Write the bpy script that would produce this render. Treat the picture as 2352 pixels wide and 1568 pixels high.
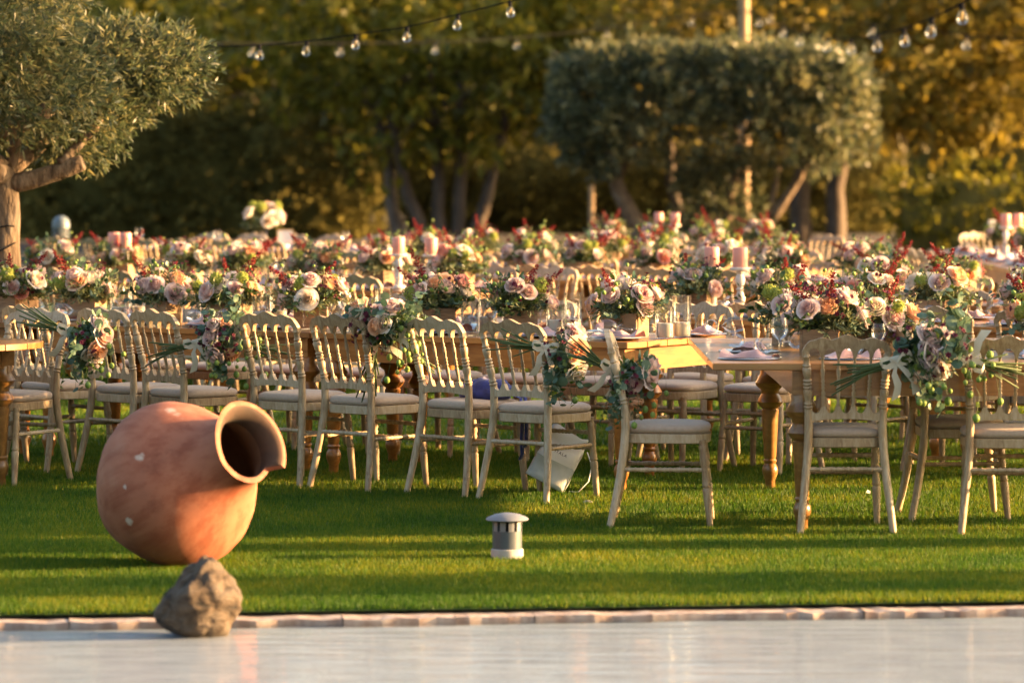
import bpy, bmesh, math, random
import numpy as np
from mathutils import Vector, Matrix, Euler, noise as mnoise

R = math.radians
random.seed(7)
NP = np.random.default_rng(7)
for o in list(bpy.data.objects):
    bpy.data.objects.remove(o)
SC = bpy.context.scene
COL = SC.collection

# ------------------------------------------------------------------ camera, world, sun, exposure
CAMH = 1.765          # eye height above the lawn
FPX = 8820.0          # focal length for a 2352 px wide frame (135 mm on 36 mm)
HOR = 350.0           # horizon row in that frame
cam = bpy.data.cameras.new('camera')
cam.lens = 135.0
cam.sensor_width = 36.0
cam.shift_y = -(784.0 - HOR) / 2352.0
cam.clip_start = 0.5
cam.clip_end = 2000.0
cam.dof.use_dof = True
cam.dof.focus_distance = 19.7
cam.dof.aperture_fstop = 2.8
camo = bpy.data.objects.new('camera', cam)
camo.location = (0, 0, CAMH)
camo.rotation_euler = (R(90), 0, 0)
COL.objects.link(camo)
SC.camera = camo

SUN_AZ = R(3.5)       # towards +X, slightly beyond the scene
SUN_EL = R(10.5)
world = bpy.data.worlds.new('World')
SC.world = world
world.use_nodes = True
wn = world.node_tree
sky = wn.nodes.new('ShaderNodeTexSky')
sky.sky_type = 'NISHITA'
sky.sun_disc = False
sky.sun_elevation = SUN_EL
sky.sun_rotation = R(90) - SUN_AZ
sky.air_density = 1.0
sky.dust_density = 6.0
sky.ozone_density = 1.0
wn.links.new(sky.outputs['Color'], wn.nodes['Background'].inputs['Color'])
wn.nodes['Background'].inputs['Strength'].default_value = 0.108

sl = bpy.data.lights.new('sun', 'SUN')
sl.energy = 5.0
sl.angle = R(0.6)
sl.color = (1.0, 0.60, 0.27)
so = bpy.data.objects.new('sun', sl)
sdir = Vector((math.cos(SUN_AZ) * math.cos(SUN_EL), math.sin(SUN_AZ) * math.cos(SUN_EL), math.sin(SUN_EL)))
so.rotation_euler = sdir.to_track_quat('Z', 'Y').to_euler()
so.location = (30, 20, 12)
COL.objects.link(so)

SC.view_settings.view_transform = 'Standard'
SC.view_settings.look = 'None'
SC.view_settings.exposure = 2.5
SC.view_settings.use_white_balance = True      # camera balanced for warm evening shade
SC.view_settings.white_balance_temperature = 6800.0
SC.view_settings.gamma = 1.0
SC.view_settings.use_curve_mapping = False
SC.cycles.use_denoising = True
SC.cycles.max_bounces = 8
SC.cycles.transparent_max_bounces = 16
SC.cycles.caustics_reflective = False
SC.cycles.caustics_refractive = False


# ------------------------------------------------------------------ helpers
def px(x, d):
    """world X of picture column x at depth d"""
    return (x - 1176.0) * d / FPX


def gp(x, y, h=0.0):
    """world point of picture point (x, y) at height h"""
    s = (y - HOR) / (CAMH - h)
    d = FPX / s
    return Vector(((x - 1176.0) / s, d, h))


def dz(y, d):
    """height of picture row y at depth d"""
    return CAMH - (y - HOR) * d / FPX


class MB:
    def __init__(self):
        self.v, self.f, self.m, self.c = [], [], [], []

    def add(self, vs, fs, mi=0, col=None):
        b = len(self.v)
        self.v.extend([tuple(p) for p in vs])
        for q in fs:
            self.f.append([b + i for i in q])
            self.m.append(mi)
        if col is not None:
            self.c.extend([col] * len(vs))
        return self

    def box(self, c, s, mi=0, rot=None):
        hx, hy, hz = s[0] / 2, s[1] / 2, s[2] / 2
        vs = [Vector((x, y, z)) for z in (-hz, hz) for y in (-hy, hy) for x in (-hx, hx)]
        if rot is not None:
            vs = [rot @ p for p in vs]
        vs = [p + Vector(c) for p in vs]
        return self.add(vs, [(0, 2, 3, 1), (4, 5, 7, 6), (0, 1, 5, 4), (1, 3, 7, 5), (3, 2, 6, 7), (2, 0, 4, 6)], mi)

    def tube(self, pts, rad, seg=8, mi=0, caps=True):
        pts = [Vector(p) for p in pts]
        n = len(pts)
        if not hasattr(rad, '__len__'):
            rad = [rad] * n
        vs = []
        t0 = (pts[1] - pts[0]).normalized()
        up = Vector((0, 0, 1)) if abs(t0.z) < 0.9 else Vector((1, 0, 0))
        a = t0.cross(up).normalized()
        for i in range(n):
            t = (pts[min(i + 1, n - 1)] - pts[max(i - 1, 0)])
            if t.length < 1e-9:
                t = t0
            t = t.normalized()
            a = (a - t * a.dot(t))
            a = a.normalized() if a.length > 1e-6 else t.orthogonal().normalized()
            b = t.cross(a)
            for k in range(seg):
                th = 2 * math.pi * k / seg
                vs.append(pts[i] + (a * math.cos(th) + b * math.sin(th)) * rad[i])
        fs = []
        for i in range(n - 1):
            for k in range(seg):
                k2 = (k + 1) % seg
                fs.append((i * seg + k, i * seg + k2, (i + 1) * seg + k2, (i + 1) * seg + k))
        if caps:
            fs.append(tuple(reversed(range(seg))))
            fs.append(tuple((n - 1) * seg + k for k in range(seg)))
        return self.add(vs, fs, mi)

    def turned(self, p0, p1, prof, seg=8, mi=0):
        """turned wood between two points: prof = [(t, radius)]"""
        p0, p1 = Vector(p0), Vector(p1)
        return self.tube([p0.lerp(p1, t) for t, r in prof], [r for t, r in prof], seg, mi)

    def lathe(self, prof, seg=20, mi=0, cx=0.0, cy=0.0):
        vs, fs = [], []
        n = len(prof)
        for r, z in prof:
            for k in range(seg):
                th = 2 * math.pi * k / seg
                vs.append((cx + r * math.cos(th), cy + r * math.sin(th), z))
        for i in range(n - 1):
            for k in range(seg):
                k2 = (k + 1) % seg
                fs.append((i * seg + k, i * seg + k2, (i + 1) * seg + k2, (i + 1) * seg + k))
        if prof[0][0] > 1e-4:
            fs.append(tuple(reversed(range(seg))))
        if prof[-1][0] > 1e-4:
            fs.append(tuple((n - 1) * seg + k for k in range(seg)))
        return self.add(vs, fs, mi)

    def ball(self, c, r, mi=0, seg=8, rings=5, sq=(1, 1, 1)):
        vs, fs = [], []
        for i in range(rings + 1):
            ph = math.pi * i / rings
            for k in range(seg):
                th = 2 * math.pi * k / seg
                vs.append((c[0] + r * sq[0] * math.sin(ph) * math.cos(th), c[1] + r * sq[1] * math.sin(ph) * math.sin(th), c[2] + r * sq[2] * math.cos(ph)))
        for i in range(rings):
            for k in range(seg):
                k2 = (k + 1) % seg
                fs.append((i * seg + k, (i + 1) * seg + k, (i + 1) * seg + k2, i * seg + k2))
        return self.add(vs, fs, mi)

    def mesh(self, name, mats, smooth=True, sharp=None):
        me = bpy.data.meshes.new(name)
        me.from_pydata([tuple(p) for p in self.v], [], self.f)
        for m in (mats if isinstance(mats, (list, tuple)) else [mats]):
            me.materials.append(m)
        me.polygons.foreach_set('material_index', self.m)
        me.polygons.foreach_set('use_smooth', [smooth] * len(self.f))
        if self.c and len(self.c) == len(self.v):
            at = me.color_attributes.new('tint', 'FLOAT_COLOR', 'POINT')
            at.data.foreach_set('color', [x for q in self.c for x in (q[0], q[1], q[2], 1.0)])
        me.update()
        if smooth and sharp:
            me.set_sharp_from_angle(angle=R(sharp))
        return me


def np_mesh(name, verts, nper, mat, smooth=False):
    """mesh of loose polygons, nper corners each, from an (n*nper, 3) array"""
    n = len(verts) // nper
    me = bpy.data.meshes.new(name)
    me.vertices.add(n * nper)
    me.vertices.foreach_set('co', np.ascontiguousarray(verts, dtype=np.float32).ravel())
    me.loops.add(n * nper)
    me.loops.foreach_set('vertex_index', np.arange(n * nper, dtype=np.int32))
    me.polygons.add(n)
    me.polygons.foreach_set('loop_start', np.arange(0, n * nper, nper, dtype=np.int32))
    me.update(calc_edges=True)
    me.validate()
    me.materials.append(mat)
    return me


def ob(name, me, parent=None, loc=(0, 0, 0), rot=(0, 0, 0), sc=1.0):
    o = bpy.data.objects.new(name, me)
    COL.objects.link(o)
    o.location = loc
    o.rotation_euler = rot
    o.scale = (sc, sc, sc) if not hasattr(sc, '__len__') else sc
    if parent is not None:
        o.parent = parent
    return o


def tag(o, label=None, cat=None, group=None, kind=None):
    if label: o['label'] = label
    if cat: o['category'] = cat
    if group: o['group'] = group
    if kind: o['kind'] = kind
    return o


def thing(name, label, cat, loc=(0, 0, 0), rot=0.0, group=None):
    o = bpy.data.objects.new(name, None)
    COL.objects.link(o)
    o.empty_display_size = 0.1
    o.location = loc
    o.rotation_euler = (0, 0, rot) if not hasattr(rot, '__len__') else rot
    return tag(o, label, cat, group)


ORD = ['first', 'second', 'third', 'fourth', 'fifth', 'sixth', 'seventh', 'eighth', 'ninth', 'tenth', 'eleventh', 'twelfth', 'thirteenth', 'fourteenth']


# ------------------------------------------------------------------ materials
def newmat(name):
    m = bpy.data.materials.new(name)
    m.use_nodes = True
    return m, m.node_tree, m.node_tree.nodes['Principled BSDF']


def noise_node(nt, scale, detail=4.0, rough=0.55, mapscale=None, coord='Object'):
    tc = nt.nodes.new('ShaderNodeTexCoord')
    no = nt.nodes.new('ShaderNodeTexNoise')
    no.inputs['Scale'].default_value = scale
    no.inputs['Detail'].default_value = detail
    no.inputs['Roughness'].default_value = rough
    if mapscale:
        mp = nt.nodes.new('ShaderNodeMapping')
        mp.inputs['Scale'].default_value = mapscale
        nt.links.new(tc.outputs[coord], mp.inputs['Vector'])
        nt.links.new(mp.outputs['Vector'], no.inputs['Vector'])
    else:
        nt.links.new(tc.outputs[coord], no.inputs['Vector'])
    return no


def ramp(nt, src, stops):
    cr = nt.nodes.new('ShaderNodeValToRGB')
    el = cr.color_ramp.elements
    el[0].position, el[0].color = stops[0][0], (*stops[0][1], 1)
    el[1].position, el[1].color = stops[-1][0], (*stops[-1][1], 1)
    for p, c in stops[1:-1]:
        e = el.new(p)
        e.color = (*c, 1)
    nt.links.new(src, cr.inputs['Fac'])
    return cr


def bump(nt, src, bs, strength, dist=0.01):
    b = nt.nodes.new('ShaderNodeBump')
    b.inputs['Strength'].default_value = strength
    b.inputs['Distance'].default_value = dist
    nt.links.new(src, b.inputs['Height'])
    nt.links.new(b.outputs['Normal'], bs.inputs['Normal'])


def simple(name, stops, scale=20, rough=0.6, bmp=0.0, mapscale=None, spec=0.5, sheen=0.0, metal=0.0, coat=0.0, dist=0.01):
    m, nt, bs = newmat(name)
    no = noise_node(nt, scale, mapscale=mapscale)
    if len(stops) == 1:
        stops = [stops[0], stops[0]]
    if hasattr(stops[0][1], '__len__'):
        st = stops
    else:
        n = len(stops)
        st = [(0.3 + 0.4 * i / (n - 1), c) for i, c in enumerate(stops)]
    cr = ramp(nt, no.outputs['Fac'], st)
    nt.links.new(cr.outputs['Color'], bs.inputs['Base Color'])
    bs.inputs['Roughness'].default_value = rough
    bs.inputs['Specular IOR Level'].default_value = spec
    bs.inputs['Metallic'].default_value = metal
    if sheen: bs.inputs['Sheen Weight'].default_value = sheen
    if coat:
        bs.inputs['Coat Weight'].default_value = coat
        bs.inputs['Coat Roughness'].default_value = 0.12
    if bmp: bump(nt, no.outputs['Fac'], bs, bmp, dist)
    return m


def leafmat(name, cols, trans=0.35, rough=0.5, spec=0.4, rnd=True, scale=6.0, vcol=False):
    """thin leaf or petal: Principled mixed with a translucent lobe; colour varies from leaf to leaf"""
    m, nt, bs = newmat(name)
    if vcol:
        at = nt.nodes.new('ShaderNodeAttribute')
        at.attribute_name = 'tint'
        colout = at.outputs['Color']
    else:
        no = noise_node(nt, scale, 3.0)
        geo = nt.nodes.new('ShaderNodeNewGeometry')
        mx = nt.nodes.new('ShaderNodeMath')
        mx.operation = 'MULTIPLY_ADD'
        nt.links.new(geo.outputs['Random Per Island'], mx.inputs[0])
        mx.inputs[1].default_value = 0.5
        sub = nt.nodes.new('ShaderNodeMath')
        sub.operation = 'MULTIPLY_ADD'
        nt.links.new(no.outputs['Fac'], sub.inputs[0])
        sub.inputs[1].default_value = 1.0
        sub.inputs[2].default_value = -0.25
        nt.links.new(sub.outputs[0], mx.inputs[2])
        n = len(cols)
        cr = ramp(nt, mx.outputs[0], [(0.15 + 0.7 * i / (n - 1), c) for i, c in enumerate(cols)])
        colout = cr.outputs['Color']
    nt.links.new(colout, bs.inputs['Base Color'])
    bs.inputs['Roughness'].default_value = rough
    bs.inputs['Specular IOR Level'].default_value = spec
    tr = nt.nodes.new('ShaderNodeBsdfTranslucent')
    nt.links.new(colout, tr.inputs['Color'])
    mix = nt.nodes.new('ShaderNodeMixShader')
    mix.inputs['Fac'].default_value = trans
    nt.links.new(bs.outputs[0], mix.inputs[1])
    nt.links.new(tr.outputs[0], mix.inputs[2])
    nt.links.new(mix.outputs[0], nt.nodes['Material Output'].inputs['Surface'])
    return m


def wood(name, cols, rough=0.45, grain=(1, 14, 14), scale=3.0, coat=0.0, bmp=0.15, rnd=0.25):
    m, nt, bs = newmat(name)
    no = noise_node(nt, scale, 6.0, 0.6, grain)
    no.inputs['Distortion'].default_value = 0.6
    oi = nt.nodes.new('ShaderNodeObjectInfo')
    ma = nt.nodes.new('ShaderNodeMath')
    ma.operation = 'MULTIPLY_ADD'
    nt.links.new(oi.outputs['Random'], ma.inputs[0])
    ma.inputs[1].default_value = rnd
    ad = nt.nodes.new('ShaderNodeMath')
    ad.operation = 'SUBTRACT'
    nt.links.new(no.outputs['Fac'], ad.inputs[0])
    ad.inputs[1].default_value = rnd / 2
    nt.links.new(ad.outputs[0], ma.inputs[2])
    n = len(cols)
    cr = ramp(nt, ma.outputs[0], [(0.28 + 0.44 * i / (n - 1), c) for i, c in enumerate(cols)])
    nt.links.new(cr.outputs['Color'], bs.inputs['Base Color'])
    bs.inputs['Roughness'].default_value = rough
    if coat:
        bs.inputs['Coat Weight'].default_value = coat
        bs.inputs['Coat Roughness'].default_value = 0.14
    bump(nt, no.outputs['Fac'], bs, bmp, 0.004)
    return m


M_CHAIR = wood('limewashed_wood', [(0.24, 0.150, 0.078), (0.385, 0.275, 0.158), (0.49, 0.39, 0.265)], 0.5, (3, 3, 0.6), 22.0, bmp=0.2)
M_SEAT = simple('taupe_suede', [(0.38, 0.28, 0.21), (0.45, 0.345, 0.265)], 60, 0.9, 0.1, sheen=0.3, dist=0.002)
M_TAB_R = wood('red_brown_table_wood', [(0.19, 0.065, 0.013), (0.33, 0.130, 0.028), (0.45, 0.20, 0.05)], 0.33, (1, 9, 9), 3.2, coat=0.35)
M_TAB_H = wood('honey_table_wood', [(0.16, 0.072, 0.018), (0.25, 0.125, 0.036), (0.34, 0.185, 0.06)], 0.33, (1, 9, 9), 3.2, coat=0.35)
M_PLANTER = wood('raw_box_wood', [(0.18, 0.10, 0.05), (0.32, 0.20, 0.11), (0.42, 0.28, 0.16)], 0.8, (1, 1, 8), 9.0)
M_SILVER = simple('pewter_rim', [(0.55, 0.56, 0.58), (0.68, 0.68, 0.68)], 8, 0.22, metal=0.9)
M_STEEL = simple('cutlery_steel', [(0.65, 0.65, 0.66), (0.72, 0.72, 0.72)], 8, 0.15, metal=1.0)
M_CLOTH_PINK = simple('blush_napkin_cloth', [(0.56, 0.30, 0.28), (0.66, 0.40, 0.37)], 12, 0.85, 0.2, sheen=0.3, dist=0.004)
M_WHITE_TURN = simple('white_painted_wood', [(0.66, 0.62, 0.56), (0.76, 0.73, 0.68)], 25, 0.6, 0.1)
M_CANDLE_PINK = simple('salmon_wax', [(0.74, 0.31, 0.24), (0.80, 0.38, 0.30)], 6, 0.45)
M_CANDLE_WHITE = simple('ivory_wax', [(0.80, 0.74, 0.64), (0.85, 0.80, 0.71)], 6, 0.45)
for mm in (M_CANDLE_PINK, M_CANDLE_WHITE):
    mm.node_tree.nodes['Principled BSDF'].inputs['Subsurface Weight'].default_value = 0.25
    mm.node_tree.nodes['Principled BSDF'].inputs['Subsurface Radius'].default_value = (0.03, 0.012, 0.008)
M_WICK = simple('burnt_wick', [(0.03, 0.025, 0.02), (0.05, 0.04, 0.03)], 30, 0.9)
M_TERRA, nt, bs = newmat('terracotta')
no = noise_node(nt, 3.2, 8.0, 0.62)
no2 = noise_node(nt, 1.6, 4.0, 0.6, (9, 9, 0.7))
cr = ramp(nt, no.outputs['Fac'], [(0.30, (0.12, 0.032, 0.016)), (0.44, (0.26, 0.070, 0.032)), (0.56, (0.33, 0.10, 0.048)), (0.68, (0.40, 0.18, 0.11))])
cr2 = ramp(nt, no2.outputs['Fac'], [(0.38, (0.22, 0.060, 0.028)), (0.58, (0.42, 0.17, 0.10))])
mx = nt.nodes.new('ShaderNodeMix'); mx.data_type = 'RGBA'; mx.inputs['Factor'].default_value = 0.45
nt.links.new(cr.outputs['Color'], mx.inputs[6]); nt.links.new(cr2.outputs['Color'], mx.inputs[7])
last = mx.outputs[2]
tcp = nt.nodes.new('ShaderNodeTexCoord')
POT_SPOTS = []   # filled by the jar builder: (object-space point, radii)
M_TERRA_NODES = (nt, tcp, last, bs)
bump(nt, no.outputs['Fac'], bs, 0.25, 0.01)
bs.inputs['Roughness'].default_value = 0.75
M_JAR_IN = simple('dark_jar_lining', [(0.10, 0.055, 0.03), (0.16, 0.10, 0.06)], 9, 0.9, 0.2)  # dark brown for the jar's inner wall
M_JAR_LIP = simple('dark_jar_lip', [(0.030, 0.024, 0.020), (0.060, 0.034, 0.022), (0.11, 0.055, 0.032)], 5, 0.85, 0.3)  # near-black brown for the inner face of the lip
M_ROCK = simple('veined_rock', [(0.34, (0.008, 0.006, 0.004)), (0.44, (0.055, 0.036, 0.021)), (0.56, (0.095, 0.072, 0.052)), (0.70, (0.05, 0.04, 0.032))], 7, 0.9, 1.0, (1, 1.5, 2.4), dist=0.05)  # browns darkened to imitate shade on the rock; veins are its own
M_GALV = simple('grey_plastic_pipe', [(0.06, 0.075, 0.09), (0.085, 0.10, 0.115)], 7, 0.45)
M_GALV_CAP = simple('pale_vent_cap', [(0.16, 0.17, 0.19), (0.22, 0.23, 0.25)], 7, 0.45)
M_CONC = simple('pale_plaster_collar', [(0.36, 0.34, 0.30), (0.46, 0.43, 0.39)], 30, 0.85, 0.3)
M_DARK = simple('vent_hollow_shade', [(0.015, 0.012, 0.01), (0.02, 0.018, 0.015)], 10, 0.9)  # near-black stand-in for the shade inside the vent
M_COPING = simple('pink_coping_stone', [(0.26, 0.18, 0.15), (0.40, 0.32, 0.28), (0.52, 0.46, 0.42)], 14, 0.7, 0.4)
M_POOLFLOOR = simple('white_pool_plaster', [(0.31, 0.345, 0.39), (0.41, 0.44, 0.475)], 5, 0.8)
M_PAVING = simple('terrace_paving', [(0.42, 0.38, 0.33), (0.54, 0.50, 0.44)], 3, 0.8, 0.3)
M_RIBBON = simple('cream_ribbon', [(0.56, 0.49, 0.35), (0.64, 0.57, 0.43)], 18, 0.6, sheen=0.2)
M_NAVY = simple('navy_cloth', [(0.012, 0.020, 0.11), (0.025, 0.042, 0.22)], 30, 0.85, 0.3, sheen=0.2)
M_TOTE = simple('white_nonwoven_bag', [(0.76, 0.76, 0.77), (0.84, 0.84, 0.84)], 8, 0.7, 0.2)
M_TOTE_CLEAR = simple('cloudy_plastic_panel', [(0.3, (0.38, 0.42, 0.40)), (0.5, (0.55, 0.57, 0.54)), (0.7, (0.72, 0.72, 0.69))], 6, 0.3)
M_INK = simple('black_print', [(0.02, 0.02, 0.03), (0.03, 0.03, 0.04)], 10, 0.7)
M_PAPER = simple('card_paper', [(0.80, 0.78, 0.75), (0.84, 0.82, 0.79)], 10, 0.6)
M_GOLD = simple('brass_frame', [(0.55, 0.38, 0.14), (0.66, 0.47, 0.19)], 10, 0.3, metal=0.8)
M_STEM = simple('flower_stem', [(0.045, 0.075, 0.018), (0.08, 0.12, 0.03)], 40, 0.6)
M_BARK_OLIVE = simple('olive_bark', [(0.3, (0.08, 0.05, 0.03)), (0.5, (0.17, 0.115, 0.07)), (0.72, (0.27, 0.20, 0.14))], 14, 0.9, 1.0, (1, 1, 0.3), dist=0.06)
M_BARK = simple('tree_bark', [(0.055, 0.040, 0.030), (0.10, 0.073, 0.055), (0.15, 0.115, 0.090)], 7, 0.9, 0.7, (1, 1, 0.3), dist=0.03)
M_POLE = wood('pole_wood', [(0.32, 0.19, 0.09), (0.42, 0.27, 0.13)], 0.6, (8, 8, 0.6), 4)
M_CABLE = simple('black_cable', [(0.012, 0.012, 0.014), (0.018, 0.018, 0.02)], 10, 0.95, spec=0.0)
M_BOLLARD = simple('grey_bollard_paint', [(0.10, 0.13, 0.15), (0.14, 0.17, 0.19)], 8, 0.4)
M_HOUSE = simple('white_render_wall', [(0.78, 0.74, 0.70), (0.86, 0.82, 0.78)], 1.5, 0.9)
M_ROOFT = simple('clay_roof', [(0.36, 0.15, 0.08), (0.46, 0.21, 0.12)], 3, 0.8)
M_PANE = simple('dark_pane', [(0.03, 0.035, 0.04), (0.05, 0.055, 0.06)], 1, 0.1)
M_HILL = simple('dry_hill', [(0.035, 0.035, 0.015), (0.06, 0.05, 0.028), (0.10, 0.075, 0.05)], 0.12, 1.0)

M_GLASS, nt, bs = newmat('clear_glass')
no = noise_node(nt, 3, 1.0)
bs.inputs['Base Color'].default_value = (0.97, 0.98, 0.98, 1)
bs.inputs['Roughness'].default_value = 0.02
bs.inputs['IOR'].default_value = 1.18
bs.inputs['Transmission Weight'].default_value = 1.0
gtr = nt.nodes.new('ShaderNodeBsdfTransparent')
gtr.inputs['Color'].default_value = (0.985, 0.985, 0.98, 1)
ggl = nt.nodes.new('ShaderNodeBsdfGlossy')
ggl.inputs['Roughness'].default_value = 0.04
fr = nt.nodes.new('ShaderNodeLayerWeight')
fr.inputs['Blend'].default_value = 0.30
frm = nt.nodes.new('ShaderNodeMath'); frm.operation = 'MULTIPLY_ADD'
frm.inputs[1].default_value = 0.60; frm.inputs[2].default_value = 0.03
nt.links.new(fr.outputs['Fresnel'], frm.inputs[0])
gmx = nt.nodes.new('ShaderNodeMixShader')
nt.links.new(frm.outputs[0], gmx.inputs['Fac'])
nt.links.new(gtr.outputs[0], gmx.inputs[1]); nt.links.new(ggl.outputs[0], gmx.inputs[2])
nt.links.new(gmx.outputs[0], nt.nodes['Material Output'].inputs['Surface'])

M_BULB = M_GLASS
M_WATER, nt, bs = newmat('pool_water')
no = noise_node(nt, 2.6, 3.0, 0.6, (0.8, 3.4, 1))
wtr = nt.nodes.new('ShaderNodeBsdfTransparent')
wtr.inputs['Color'].default_value = (0.93, 0.96, 0.97, 1)
wgl = nt.nodes.new('ShaderNodeBsdfGlossy')
wgl.inputs['Roughness'].default_value = 0.05
wfr = nt.nodes.new('ShaderNodeLayerWeight')
wfr.inputs['Blend'].default_value = 0.5
wpw = nt.nodes.new('ShaderNodeMath'); wpw.operation = 'POWER'
wpw.inputs[1].default_value = 8.0
nt.links.new(wfr.outputs['Facing'], wpw.inputs[0])
wsc = nt.nodes.new('ShaderNodeMath'); wsc.operation = 'MULTIPLY_ADD'
wsc.inputs[1].default_value = 0.98; wsc.inputs[2].default_value = 0.02
nt.links.new(wpw.outputs[0], wsc.inputs[0])
wbp = nt.nodes.new('ShaderNodeBump')
wbp.inputs['Strength'].default_value = 1.0
wbp.inputs['Distance'].default_value = 0.006
nt.links.new(no.outputs['Fac'], wbp.inputs['Height'])
nt.links.new(wbp.outputs['Normal'], wgl.inputs['Normal'])
nt.links.new(wbp.outputs['Normal'], wfr.inputs['Normal'])
wmx = nt.nodes.new('ShaderNodeMixShader')
nt.links.new(wsc.outputs[0], wmx.inputs['Fac'])
nt.links.new(wtr.outputs[0], wmx.inputs[1])
nt.links.new(wgl.outputs[0], wmx.inputs[2])
nt.links.new(wmx.outputs[0], nt.nodes['Material Output'].inputs['Surface'])

M_GRASS = leafmat('turf_blade', [(0.024, 0.080, 0.008), (0.064, 0.140, 0.010), (0.22, 0.215, 0.012)], 0.5, 0.55, 0.25, scale=1.3)
M_LAWN = simple('turf_base', [(0.020, 0.045, 0.006), (0.040, 0.080, 0.010), (0.060, 0.095, 0.014)], 30, 0.9, 0.8, dist=0.03)
M_OLIVE = leafmat('olive_leaf', [(0.038, 0.060, 0.030), (0.090, 0.115, 0.056), (0.32, 0.28, 0.12)], 0.5, 0.42, 0.5, scale=2.0)
M_TOPIARY = leafmat('clipped_olive_leaf', [(0.036, 0.052, 0.028), (0.10, 0.118, 0.058), (0.33, 0.29, 0.12)], 0.45, 0.45, 0.5, scale=1.5)
M_TREE_A = leafmat('broad_tree_leaf', [(0.055, 0.068, 0.012), (0.17, 0.165, 0.020), (0.38, 0.30, 0.03)], 0.5, 0.5, 0.3, scale=0.8)  # leaf tones brightened in place of sun blocked by other crowns
M_TREE_B = leafmat('sunlit_gold_leaf', [(0.095, 0.082, 0.015), (0.23, 0.175, 0.028), (0.40, 0.295, 0.045)], 0.5, 0.5, 0.3, scale=0.8)  # golden sunlight put into the leaf colour
M_HEDGE = leafmat('dark_hedge_leaf', [(0.075, 0.072, 0.024), (0.15, 0.135, 0.042), (0.30, 0.24, 0.065)], 0.25, 0.9, 0.05, scale=0.8)
M_CYPRESS = leafmat('cypress_leaf', [(0.02, 0.035, 0.012), (0.04, 0.06, 0.02)], 0.15, 0.6, 0.3)
M_SPRIG = leafmat('rosemary_leaf', [(0.075, 0.100, 0.040), (0.15, 0.175, 0.075), (0.26, 0.27, 0.13)], 0.3, 0.5, 0.4, scale=9)
M_EUCA = leafmat('eucalyptus_leaf', [(0.042, 0.092, 0.058), (0.080, 0.145, 0.090), (0.15, 0.22, 0.14)], 0.25, 0.45, 0.4, scale=9)
M_GREENLEAF = leafmat('green_leaf', [(0.020, 0.045, 0.008), (0.045, 0.085, 0.014), (0.10, 0.14, 0.02)], 0.3, 0.4, 0.5, scale=9)
M_BERRY = leafmat('green_bud', [(0.14, 0.24, 0.05), (0.22, 0.33, 0.07), (0.32, 0.38, 0.10)], 0.2, 0.5, 0.4, scale=20)
M_LIME = leafmat('lime_floret', [(0.26, 0.33, 0.05), (0.38, 0.43, 0.09), (0.50, 0.50, 0.16)], 0.35, 0.6, 0.2, scale=20)
M_RED = leafmat('red_plume', [(0.10, 0.005, 0.008), (0.20, 0.010, 0.014), (0.32, 0.025, 0.025)], 0.3, 0.6, 0.3, scale=30)
M_WINE = leafmat('burgundy_petal', [(0.045, 0.006, 0.016), (0.10, 0.012, 0.030), (0.19, 0.03, 0.06)], 0.25, 0.6, 0.3, scale=30)
M_PETAL = leafmat('rose_petal', [], 0.35, 0.6, 0.25, vcol=True)


# ------------------------------------------------------------------ setting: lawn, pool, terrace, hill
def edge_d(x):
    return 14.87 + 0.115 * x


WATER_Z = -0.034
b = MB()
xs = [-120, 120]
xs = [-400] + list(np.linspace(-12, 12, 7)) + [400]
vs, fs = [], []
for i, x in enumerate(xs):
    xe = max(-14, min(14, x))
    vs += [(x, edge_d(xe), 0), (x, 24, 0), (x, 900, 0)]
    if i:
        q = (i - 1) * 3
        fs += [(q, q + 3, q + 4, q + 1), (q + 1, q + 4, q + 5, q + 2)]
b.add(vs, fs)
tag(ob('lawn', b.mesh('lawn', M_LAWN, False)), kind='structure')

b = MB()
b.add([(-60, 6.0, WATER_Z), (60, 6.0, WATER_Z), (60, edge_d(14) + 0.05, WATER_Z), (14, edge_d(14) + 0.05, WATER_Z), (-14, edge_d(-14) + 0.05, WATER_Z), (-60, edge_d(-14) + 0.05, WATER_Z)], [(0, 1, 2, 3, 4, 5)])
tag(ob('pool_water', b.mesh('pool_water', M_WATER, False)), kind='structure')
b = MB()
b.add([(-60, 6.0, -0.050), (60, 6.0, -0.050), (60, 16.6, -0.050), (-60, 16.6, -0.050)], [(0, 1, 2, 3)])
tag(ob('pool_floor', b.mesh('pool_floor', M_POOLFLOOR, False)), kind='structure')
b = MB()
b.add([(-200, -120, 0), (200, -120, 0), (200, 6.0, 0), (-200, 6.0, 0), (-200, 6.0, -0.4), (200, 6.0, -0.4)], [(0, 1, 2, 3), (3, 2, 5, 4)])
tag(ob('terrace', b.mesh('terrace', M_PAVING, False)), kind='structure')

# coping stones between turf and water
root = tag(bpy.data.objects.new('pool_edge', None), kind='structure')
COL.objects.link(root)
ang = math.atan(0.115)
i = 0
x = -5.0
while x < 5.0:
    L = random.uniform(0.30, 0.55)
    w = random.uniform(0.07, 0.11)
    b = MB()
    n = 7
    top, bot = [], []
    for k in range(n):
        u = -L / 2 + L * k / (n - 1)
        jag = random.uniform(-0.012, 0.012)
        top += [(u, 0.06, -0.014 + random.uniform(-0.003, 0.003)), (u, -w + jag, -0.020 + random.uniform(-0.004, 0.004))]
        bot += [(u, -0.004, -0.30)]
    fs = [(2 * k, 2 * k + 1, 2 * k + 3, 2 * k + 2) for k in range(n - 1)]
    fs += [(2 * k + 1, 2 * n + k, 2 * n + k + 1, 2 * k + 3) for k in range(n - 1)]
    b.add(top + bot, fs)
    ob('coping_stone', b.mesh('coping_stone', M_COPING, False), root, (x + L / 2, edge_d(x + L / 2), 0), (0, 0, ang))
    x += L
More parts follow.
